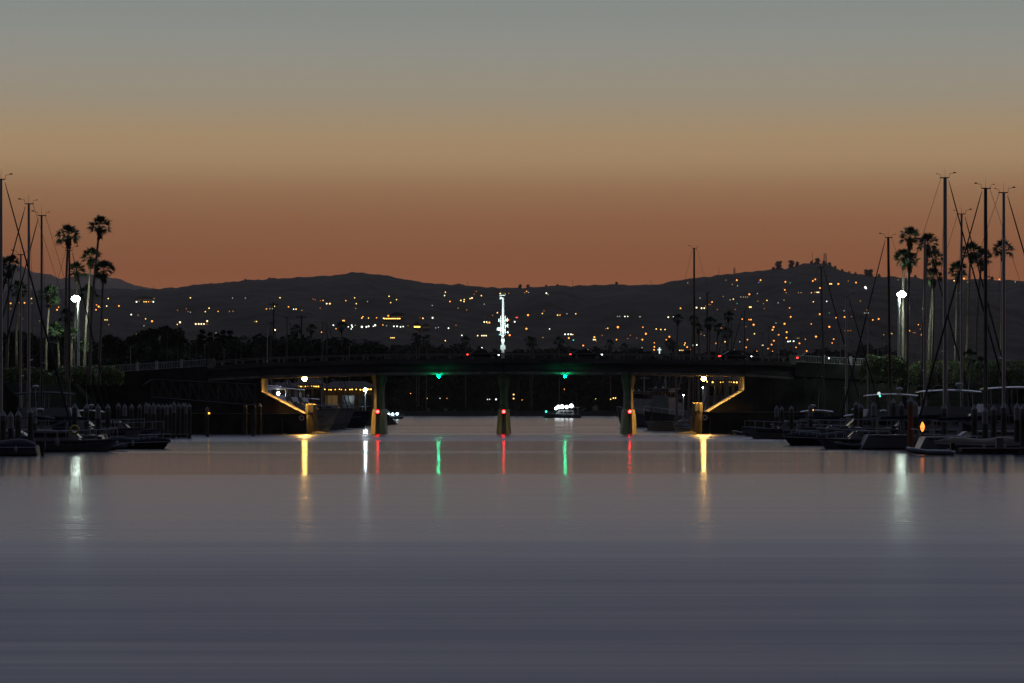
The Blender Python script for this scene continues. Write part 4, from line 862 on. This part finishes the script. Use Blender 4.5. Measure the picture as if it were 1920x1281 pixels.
# ------------------------------------------------------------------ antenna tower and lit cross
def tower():
    Y = 1330; p = at(943, 770, Y); t = thing('antenna_tower', 'floodlit white antenna pole with dishes rising behind the bridge', 'antenna tower', (p.x, Y, 2.2))
    z = lambda py: gz(py, Y)-2.2
    s = Y/F
    MB().tube([(0, 0, 0), (0, 0, z(566))], [.95, .5], 12).build('pole', 'tower_paint', t)
    MB().tube([(0, 0, z(568)), (0, 0, z(559)), (-.6, 0, z(557.5)), (-1.5, 0, z(558.5))], [.5, .5, .55, .6], 10).build('hook', 'tower_paint', t)
    MB().box((-.2, 0, z(554)), (2.8, 1.6, .45)).build('platform', 'tower_paint', t)
    MB().tube([(0, 0, z(556)), (0, 0, z(543))], .12, 6).ball((0, 0, z(549)), .8, sz=.9).build('beacon', 'dark_metal', t)
    for sd in (-1, 1): MB().tube([(sd*1.05, 0, z(629)), (sd*1.05, 0, z(592))], .17, 6).build('side_pipe', 'tower_paint', t)
    for py in (597, 603, 608, 614, 620): MB().tube([(-1.1, -.05, z(py+1)), (1.1, -.05, z(py-1))], .12, 5).build('bracket', 'tower_paint', t)
    for x, py, w, h in ((-1.9, 601, .5, 1.7), (2.0, 600, .6, 1.6), (2.2, 611, .5, 1.6), (2.3, 623, .5, 1.2)): MB().box((x, -.4, z(py)), (w, .4, h)).tube([(x, -.3, z(py)), (x*.4, 0, z(py))], .14, 6).build('panel_antenna', 'tower_paint', t)
    MB().ball((-2.0, -.3, z(616.5)), .95, sy=.4, seg=12, rings=7).tube([(-1.9, 0, z(616.5)), (-.3, 0, z(616.5))], .15, 6).build('dish_antenna', 'tower_paint', t)
    MB().ball((0, -.3, z(629)), .75, sz=1.2, seg=10, rings=6).build('junction', 'tower_paint', t)
    MB().box((0, -.8, z(638.5)), (1.5, .8, 1.5)).build('equipment_box', 'tower_paint', t)
    for x in (-.85, .85): MB().box((x, -.8, z(651.5)), (.5, .8, 1.9)).build('equipment_box', 'tower_paint', t)
    for x, tz, e in ((-5, z(602), 2.6e5), (5, z(602), 2.6e5), (0, z(566), 7.5e5)):
        fl = MB().box((x, -26, .6), (.8, .6, .6)).tube([(x, -26, 0), (x, -26, .4)], .15, 6).build('floodlight', 'dark_metal', t)
        ld = bpy.data.lights.new('flood_beam', 'SPOT'); ld.energy = e*.35; ld.color = (.80, 1, .93); ld.spot_size = R(26); ld.spot_blend = .9; ld.shadow_soft_size = .3
        lo = bpy.data.objects.new('flood_beam', ld); col.objects.link(lo); lo.parent = fl; lo.location = (x, -25.9, 1.2)
        d = Vector((0, 0, tz))-Vector((x, -25.9, 1.2)); lo.rotation_euler = d.to_track_quat('-Z', 'Y').to_euler()
tower()
def cross():
    Y = 1335; p = at(1236.5, 660.5, Y); t = thing('lit_cross', 'small glowing white cross above the bridge deck on the right', 'cross', (p.x, Y, 2.2))
    MB().box((0, 0, p.z-2.2+.7), (.55, .3, 3.0)).box((0, 0, p.z-2.2+1.15), (1.7, .28, .55)).build('cross_panel', 'em_cross', t)
    MB().tube([(0, .2, 0), (0, .2, p.z-2.2-.7)], .5, 8).build('mast', 'dark_metal', t)
cross()
# masts and pylons on the ridge, utility poles
for px, py, lab in ((1523, 471, 'thin radio mast left of the lattice tower on the ridge'), (1348, 501, 'left one of two poles on the rising ridge'), (1220.5, 524, 'tiny pole at the dip of the ridge'), (877, 527, 'tiny mast on the ridge left of the antenna pole'), (1074, 525, 'tiny mast on the ridge right of the antenna pole'), (288, 536, 'tiny mast on the ridge at far left')):
    zb = hill_z((px-960)/F, 5950)-2; p = at(px, py, 5950); t = thing('radio_mast', lab, 'mast', (p.x, 5950, zb)); h = p.z-zb
    MB().tube([(0, 0, 0), (0, 0, h)], [.5, .25], 5).build('pole', 'dark_metal', t); MB().box((0, 0, h*.8), (3, .3, .3)).build('crossarm', 'dark_metal', t)
for px, py, w, lab in ((1547, 475, 5.5, 'lattice tower on the highest part of the ridge'), (1377, 502, 3.2, 'small lattice pylon on the rising ridge')):
    zb = hill_z((px-960)/F, 5940)-2; p = at(px, py, 5940); t = thing('lattice_tower', lab, 'tower', (p.x, 5940, zb)); h = p.z-zb
    for a, b in ((-1, -1), (1, -1), (1, 1), (-1, 1)): MB().tube([(a*w*.6, b*w*.6, 0), (a*w*.35, b*w*.35, h)], .35, 4).build('leg', 'dark_metal', t)
    for k in range(6):
        q = k/6; ww = lerp(w*.6, w*.35, q); w2 = lerp(w*.6, w*.35, q+1/6); MB().tube([(-ww, -ww, h*q), (w2, -w2, h*(q+1/6))], .25, 4).tube([(ww, -ww, h*q), (-w2, -w2, h*(q+1/6))], .25, 4).box((0, -ww, h*q), (2*ww, .4, .4)).build('bracing', 'dark_metal', t)
for px, py, Y, lab in ((565.5, 590, 640, 'utility pole with crossarm behind the left half of the bridge'), (513, 566, 660, 'tall pole with a lamp behind the left half of the bridge')):
    p = at(px, py, Y); t = thing('utility_pole', lab, 'pole', (p.x, Y, 2.2)); h = p.z-2.2
    MB().tube([(0, 0, 0), (0, 0, h)], [.28, .18], 7).build('pole', 'bark', t); MB().box((0, 0, h-.6), (2.2, .15, .18)).build('crossarm', 'bark', t)
    for x in (-.9, 0, .9): MB().tube([(x, 0, h-.5), (x, 0, h-.2)], .07, 5).build('insulator', 'dark_metal', t)

# ------------------------------------------------------------------ hillside lights
HL = """20,569,o,1.1 36,568,o,.6 46,568,o,1.1 20,579,a,.7 59,560,a,.9 60,569,a,.7 71,568,q,.8 90,561,a,.9 37,590,a,.7 110,576,o,.8 107,581,o,1.2 143,581,o,.8 142,619,o,.8 181,572,o,.8 185,575,o,1.3 180,581,o,1 192,584,o,.6 203,560,a,.9 200,574,q,.9 223,574,o,1.1 204,609,a,.7 74,602,o,.5 197,600,a,.8 201,600,a,.8
357,558.6,a,.9 436,559,w,.4 460,559,w,.4 246,590,w,1 259,591,a,.7 273,598,a,.8 285,602.5,o,1.4 270,611,w,.5 255,626,a,.6 337.5,604.5,q,1.4 332.5,608.5,a,.8 349,579,o,.7 352.5,584.5,o,.6 357,585.5,w,.5 333,582,o,.4 392,578,a,.9 385,584.5,a,.8 409,584,o,.8 430,584,a,.7 437,583.5,a,.5 388.5,602.3,q,1.3 367,607.6,q,1.2 372.5,607.6,q,1.2 377.5,607.6,q,1.2 382.5,607.6,q,1.1 388,608,o,.6 405,624.5,w,.5 257,667,o,.8 303,667.7,o,1.5 368.5,672.5,o,1.3 349,665,w,.7 360,666,o,.9 369,667,w,.6 379,669,w,.6 382.5,669.5,w,.7 478,603,a,.6 256,566,w,1.1 261,565,a,.6 270,566,a,.8 274,566,a,.9 278.5,566,o,.8 283,565.5,o,.7 287.5,566,w,1.1 289,560,a,.5
481,603,a,.8 525,558.5,a,.9 514.5,574.5,a,.9 499.6,579.5,o,.8 506,579,w,.4 511,579,w,.4 541,575.5,o,.9 550.5,580,w,.8 555,580,a,1 566,582,a,.7 600.5,578,o,.5 591,562,o,.5 587,561,o,.4 601,564,o,.7 606,563.5,o,.8 612.5,569.5,q,1.1 618.5,569.5,a,1.2 648.5,564,o,.8 665,558.7,a,.8 668,569.5,a,.8 689,565.5,w,.5 667,578.5,a,.5 680.5,594,o,.9 678.5,596.5,a,.9 691,596.5,a,.8 706,596,o,.8 719,597,w,.8 643,601.5,a,1.1 645.5,601.5,o,1.1 625,610,w,1 653,613,w,.8 659.5,610,w,1 660.5,613,w,1.1 658.5,617,w,.8 666,610,w,.7 678.5,613,w,1.5 687,613,w,1.2 691,612,w,1.2 703.5,610,w,1.4 700,612,w,.8 718,609.5,o,.8 515.5,619,q,1.3 484,626.5,w,.6 630,616.5,o,.8 579,612,o,.7 603,623,o,.8 542,647.5,w,.5 574,653,r,.7 569,657,r,.5 676.5,654,o,.9 671,656.5,o,.7 682,664,y,1.9 686.5,664,a,1.2 690.5,664,o,1.3
729.5,555.7,a,.9 743.5,562,a,.8 732.5,567.5,a,.8 728,592.3,o,1.2 765,611,o,.7 725,611,w,.6 738.5,612,w,1 744.5,612,w,1.1 751,613,w,1 756,612.5,w,.9 817,615,w,.7 822,614,w,.7 841,615.5,w,1 855,610,o,.5 733,633.5,a,.8 736,633.5,a,.8 739,633.5,a,.8 785.5,651,o,1.5 762,668,q,1.4 766.5,668,a,1 770,668,w,.5 793,597,a,1 787.5,595.5,r,.5 811,596,w,1.2 810.5,573,w,.6 835,548,a,.8 833.5,554.3,q,.9 843.5,565.5,o,1 864,563.5,a,1 870,565.5,a,.9 870.5,562,a,.9 881.5,560,a,.9 885,559,q,1.1 889,552,o,.6 902.5,554.5,a,.9 893,546.5,o,.4 859,578,a,.6 875,581.5,o,.6 908,570.5,w,.4 932.5,586.5,a,.9 923.5,591.5,o,.7 908,604,q,1.1 912.5,604,q,1 917.5,605,o,1.3 914,606.5,w,.7 866,629,w,.9 895.5,629.5,q,.9 903.5,629.5,q,1 907.5,629.5,q,1 911.5,629.5,q,1 835,639,a,.9 903.5,652.5,w,1.1 859.5,660,o,.7 938,550.5,a,1 947,551,a,.7 954,550,o,.5 955.5,628.5,o,1.4 953.5,600,o,.9 936.5,627.5,t,.9
984,549,a,.7 987.5,546.5,o,.8 991,548.5,w,.4 1024.5,550,w,1.1 1028,552.5,a,.7 968,595.5,r,.9 970,595.5,r,.9 990,591,o,1.4 965,603.5,w,1.1 987,616.5,o,1.4 1020,583,o,.6 1017,588,a,.8 1045.5,591,a,.9 1050,591,o,.8 1063,588.5,w,.5 1079.5,588.5,a,.8 1030.5,617,w,.8 1018,633,a,.7 1059.5,627,w,1.1 1065.5,627,w,1.1 1070.5,627,w,1.1 1074,627.5,a,.8 1066.5,634,o,1.2 1075,638,t,.8 1093.5,648,o,1.1 1098.5,656.5,q,.9 1102.5,656.5,q,1 1114.5,632.3,o,1.3 1113,637,q,1 1116,637,q,1 1118,639.5,o,.6 1158,593.5,w,.6 1162,593.5,w,.6 1171.5,593.5,w,.9 1177,593.5,q,.8 1158.5,613.5,o,1.6 1139.5,615.7,a,.8 1136,616.5,o,.4 1156,637,o,1 1177,635,o,.7 1182,629,o,.6 1194,634,o,.4 1129,629,o,.4 1199,594,a,.7
1289.5,530.5,a,.6 1361,525.5,o,.6 1381.5,525.5,o,1.2 1426,525.5,o,1.2 1423,529.5,b,.6 1383,536,w,.6 1373,533.5,a,.4 1312.5,559,w,.5 1335,566.5,o,1.2 1329,571,o,.7 1332,571.5,o,.7 1323,574,o,.6 1306,577,q,1.2 1315.5,578,q,1.2 1320.5,578,q,1.1 1325.5,578,q,1 1276,578.3,o,1.1 1345,580.5,o,.6 1405,552,o,1.3 1394,557,a,.7 1398,557,a,.7 1389,557,w,.5 1401.5,557.3,a,.7 1369,562.5,w,.7 1375,561,a,.8 1356,556,o,.4 1420,550.5,w,.4 1421,565,o,.7 1438,563.5,a,.8 1431.5,569.5,o,.7 1405.5,576,a,1.1 1408,576,a,1.1 1378.5,580.5,o,.5 1433,579,o,.4 1382,569.5,g,.4 1253,595,q,1.1 1262.5,595,w,1.1 1205.5,613.7,o,.8 1200.5,594,w,.6 1230.5,617,a,.9 1239,618,a,.9 1247,618,a,.9 1211,626,o,1.4 1204.5,637,o,1.2 1255,631.5,o,1.2 1249.5,637.5,o,1 1227,643,o,.8 1227,650.5,o,1.1 1226.5,656,o,1.1 1210,663,o,.9 1204,652,w,.5 1274.5,657,a,.8 1277,657,a,.8 1280.5,657,a,.8 1283.5,647,a,.8 1284.5,643.5,o,1 1288.5,651,o,1.1 1299,647.5,w,1 1306.5,647,w,1 1296,656,o,1.2 1297.5,655,q,.8 1300,637.5,o,.7 1308.5,617,a,.6 1320.5,629,q,.7 1314.5,626.5,o,.4 1352.5,614.5,o,1 1343,644,o,1.1 1345,651.5,o,.8 1359.5,641,a,.9 1351.5,647.7,o,.5 1391.5,598.5,o,.9 1404.5,599.5,o,.9 1408,599.5,o,1.1 1413,609,o,1.4 1398.5,612.7,o,.7 1414.5,626,a,1 1401.5,637,o,.9 1399,651.5,o,1 1387,641,w,.6 1376.5,655.5,w,.6 1369.5,663.5,q,1.4 1378,664.5,o,.8 1381,664.5,o,.8 1419,659,o,.8 1430,647.5,q,1.1 1440,654,o,.9
1472.5,528.7,o,1.2 1481.5,530.5,g,.6 1471.5,543.7,o,1 1474,549,a,.7 1497,549,a,.5 1502,549,a,.5 1528.5,524,o,1.2 1524,527,o,1.1 1540,529.7,o,1.1 1537.5,540.3,o,1.1 1521.3,549,o,.9 1532,548.3,q,.9 1535,548.3,q,.9 1528,548,a,.5 1556,532.5,a,1 1559,532.5,a,1 1572,532.5,o,1.3 1605,530,o,1.1 1590.5,527,o,.6 1622.5,539,w,1.7 1624,541,w,1.1 1550,565.3,w,.8 1525,566,a,.8 1470,563,a,.7 1459,568,w,.5 1480.5,577.5,o,.8 1482.5,594.3,o,1.2 1537,589.3,o,1.2 1555,587,g,.5 1568,596,o,1.1 1583.5,594.5,o,1.2 1582.7,583,w,.7 1596.5,593.8,o,.5 1626.5,582,o,1 1621,587,w,.6 1624.5,587,w,.6 1628,587,w,.6 1613,564.5,a,.7 1636.5,600,o,1 1647.5,598.3,o,1.2 1668,597.3,o,1.2 1471,607.3,o,1.4 1450.5,613.5,o,1.3 1448.5,618.5,o,1.2 1475,623,o,1.3 1460,628,o,1.2 1474.5,633.5,o,1.2 1455,606,w,.6 1451,639,o,1.2 1446.7,646.3,o,1.1 1441,653.5,o,1 1449,658.7,o,.8 1499,644,o,1.1 1492.5,651.5,o,1 1477.5,640.5,w,1.1 1481.5,640,w,.9 1488,640,w,1.1 1509.5,636.3,o,.9 1512.5,658.3,o,1.1 1530,631.3,o,1.4 1542.5,640.7,a,.8 1563,636,o,.9 1560.3,643.3,o,.8 1555,613,o,1.4 1541,610.7,a,.9 1521,607.5,o,.8 1495,634.3,a,.5 1498,634.3,a,.5 1495,667,o,.7 1584,620.5,o,.5 1590,620.5,o,.7 1595,620,o,.5 1668.5,625.8,a,1 1672,625.8,a,1 1657,628,a,.6
1705.5,620.5,o,.8 1712.5,624,o,.6 1716,624,o,.6 1722,609,o,.8 1735,605.7,o,.8 1731.5,610.5,a,.4 1725.5,617,o,.6 1734,622,o,.6 1727.5,628,o,.8 1770.5,612,w,.8 1793,611,o,.8 1788,615.5,o,.6 1866.5,624,o,.6 1684,525,a,.7 1758.5,520.5,o,.7 1789,526.5,a,.9 1807.5,522.5,o,1.2 1815,529,o,.8 1874,524,o,1.2 1903.5,528.7,w,.7"""
lamp_me = {}
for k in LC:
    m = MB(); m.ball((0, 0, 0), 1.0, 0, seg=6, rings=4); m.tube([(0, .6, -9), (0, .6, .6)], .18, 5, 1); lamp_me[k] = m.mesh('hill_lamp', ['em_hill_'+k, 'dark_metal']); lamp_me['dim_'+k] = m.mesh('hill_lamp', ['em_dim_'+k, 'dark_metal'])
def surf(px, py):
    a = (px-960)/F; tn = (YH-py)/F; lo = None; Y = Y0+10
    while Y < Y1:
        if hill_z(a, Y)+3.5 >= H+tn*Y: return Y
        Y += 14
    return Y1-30
toks = sorted([(float(x), float(y), c, float(q)) for x, y, c, q in (t.split(',') for t in HL.split())], key=lambda t: -t[3])
rest = MB(); single = []
for n_, (x, y, c, q) in enumerate(toks):
    Y = surf(x, y) if not (y > 660 and x < 760) else 1400
    r = .92*max(q, .75)*Y/4000
    if n_ >= 292: rest.ball(at(x, y, Y-8), r, 'oaqwrgtby'.index(c), seg=6, rings=4); continue
    ar = 'at far left' if x < 230 else 'left of the bridge end' if x < 480 else 'above the left bridge span' if x < 720 else 'left of the antenna pole' if x < 945 else 'right of the antenna pole' if x < 1190 else 'behind the bridge palms' if x < 1390 else 'under the ridge trees' if x < 1600 else 'behind the right masts'
    lv = 'upper' if y < 565 else 'middle' if y < 612 else 'lower'
    single.append(('%s %s lamp on %s slope %s' % ('bright' if q > 1.05 else 'small' if q > .75 else 'faint', LN[c], lv, ar), x, y, Y, c, q, r))
single.sort(); names_ = [t[0] for t in single]; seen = {}
for lab, x, y, Y, c, q, r in single:
    k = seen.get(lab, 0); seen[lab] = k+1
    full = lab+(', %s from left' % ordn(k) if names_.count(lab) > 1 else '')
    tag(link('hillside_lamp', lamp_me[c if q > .75 else 'dim_'+c], None, at(x, y, Y-8), 0, (r, r, r)), full, 'street lamp', 'lamps on the hillside')
tag(rest.build('hillside_lights', ['em_dim_'+c for c in 'oaqwrgtby']), 'faintest scattered lights all over the dark hillside', 'lights', kind='stuff')
shore_n = {}
for i, (x, y, c, s) in enumerate(sorted([(963, 740, 'a', 1.2), (963, 747.5, 'a', 1.1), (930, 749, 'w', 1.2), (914, 749, 'w', .6), (918, 749, 'w', .6), (1150, 746.5, 'a', 1), (1145, 748.7, 'a', .9), (1154, 746.5, 'a', 1), (1058, 730, 'o', .6), (770, 738, 'o', .6), (801, 747, 'a', .5), (825, 747, 'w', .5), (1117, 748, 'y', .5), (838, 747, 'o', .5), (979, 750, 'o', .6)])):
    shore_n[c] = shore_n.get(c, -1)+1
    tag(link('shore_lamp', lamp_me[c], None, at(x, y, 1300), 0, (.3*s,)*3), 'small %s lamp on far waterfront under the bridge, %s %s from left' % (LN[c], ordn(shore_n[c]), LN[c]), 'lamp', 'lamps on the far waterfront')
# lit buildings on the hillside
def lit_building(x0, x1, y, label, n, em, hh=3.0, roof=True):
    Y = surf((x0+x1)/2, y)-12; p = at((x0+x1)/2, y, Y); w = (x1-x0)*Y/F; t = thing('hillside_building', label, 'building', (p.x, Y, p.z-hh*.6))
    MB().box((0, 5, hh*.3), (w*1.1, 9, hh*2.4)).build('wall', 'wall_grey', t)
    if roof: MB().prism([(-w*.6, hh*1.5), (w*.6, hh*1.5), (0, hh*2.6)], 0, 10).build('roof', 'roof', t)
    for k in range(n): MB().box((-w/2+(k+.5)*w/n, .44, hh*.6), (w/n*.62, .3, hh*.42)).build('window', em, t)
lit_building(258, 286, 562, 'long hillside building with a row of lit windows at far left', 9, 'em_window', 3.2)
lit_building(733, 756, 594, 'long lit hillside building with pale windows left of the antenna pole', 10, 'em_window', 3)
lit_building(776, 788, 613, 'bright orange lit building low on the hillside left of the antenna pole', 5, 'em_string', 3.2)
lit_building(793, 805, 614, 'smaller amber lit building beside the bright orange one', 5, 'em_window', 2.4)
lit_building(719, 751, 597.5, 'low building with a row of bright lamps left of the antenna pole', 9, 'em_string', 2, False)

# ------------------------------------------------------------------ cars crossing the bridge (shown at rest)
def car(px, yy, label, d, tail):
    z = cz(px)-.12 if 388 < px < 1490 else cz(px)-.02
    t = thing('car', label, 'car', (bx(px), YB+yy, z), 0 if d > 0 else math.pi)
    prof = [(-2.15, .35), (2.15, .35), (2.2, .62), (1.95, .80), (1.0, .92), (.35, 1.38), (-.95, 1.42), (-1.65, 1.0), (-2.12, .92), (-2.2, .65)]
    b = MB().loft([[(x*(.97 if abs(y) > .8 else 1), y*(.80 if zz > 1 else 1), zz) for x, zz in prof] for y in (-.86, -.80, .80, .86)]).build('body', 'black_hull', t)
    for sd in (1, -1):
        MB().add([(0, 0, 0)], []) if False else None
        MB().loft([[(.78, sd*.80, .96), (.28, sd*.71, 1.32), (-.9, sd*.71, 1.34), (-1.4, sd*.80, .99)], [(.78, sd*.84, .96), (.28, sd*.75, 1.32), (-.9, sd*.75, 1.34), (-1.4, sd*.84, .99)]]).build('window', 'glass', b)
    for x in (-1.35, 1.38):
        for sd in (1, -1):
            w = MB().tube([(x, sd*.70, .33), (x, sd*.90, .33)], .33, 14).build('wheel', 'rubber', t); MB().tube([(x, sd*.89, .33), (x, sd*.915, .33)], .19, 10).build('rim', 'alu', w)
    for sd in (1, -1):
        MB().box((-2.12, sd*.70, .78), (.22, .36, .16)).build('tail_light', 'em_tail', t)
        MB().box((2.06, sd*.66, .68), (.22, .34, .14)).build('headlight', 'em_head', t)
emit('em_tail', (1, .03, .02), 8); emit('em_head', (.9, .97, 1), 12)
car(1382, 3.0, 'dark car with red tail lights on the right part of the bridge', 1, 1)
car(1528, 3.0, 'dark car with red tail lights on the road right of the bridge', 1, 1)
car(905, 6.6, 'dark car with white headlights left of the antenna pole on the bridge', 1, 0)
car(1100, 3.0, 'dark car with red tail lights right of the antenna pole on the bridge', 1, 1)
# ------------------------------------------------------------------ evening haze
hz = bpy.data.materials.new('haze'); hz.use_nodes = True; ht = hz.node_tree
ht.nodes.remove(ht.nodes['Principled BSDF']); pv = ht.nodes.new('ShaderNodeVolumePrincipled')
pv.inputs['Color'].default_value = (1, .88, .72, 1); pv.inputs['Density'].default_value = HAZE; pv.inputs['Anisotropy'].default_value = .2
ht.links.new(pv.outputs[0], ht.nodes['Material Output'].inputs['Volume']); MT['haze'] = hz
tag(MB().box((0, 8300, 445), (24000, 17500, 900)).build('haze', 'haze'), 'thin evening haze over the harbour and hills', 'haze', kind='stuff')
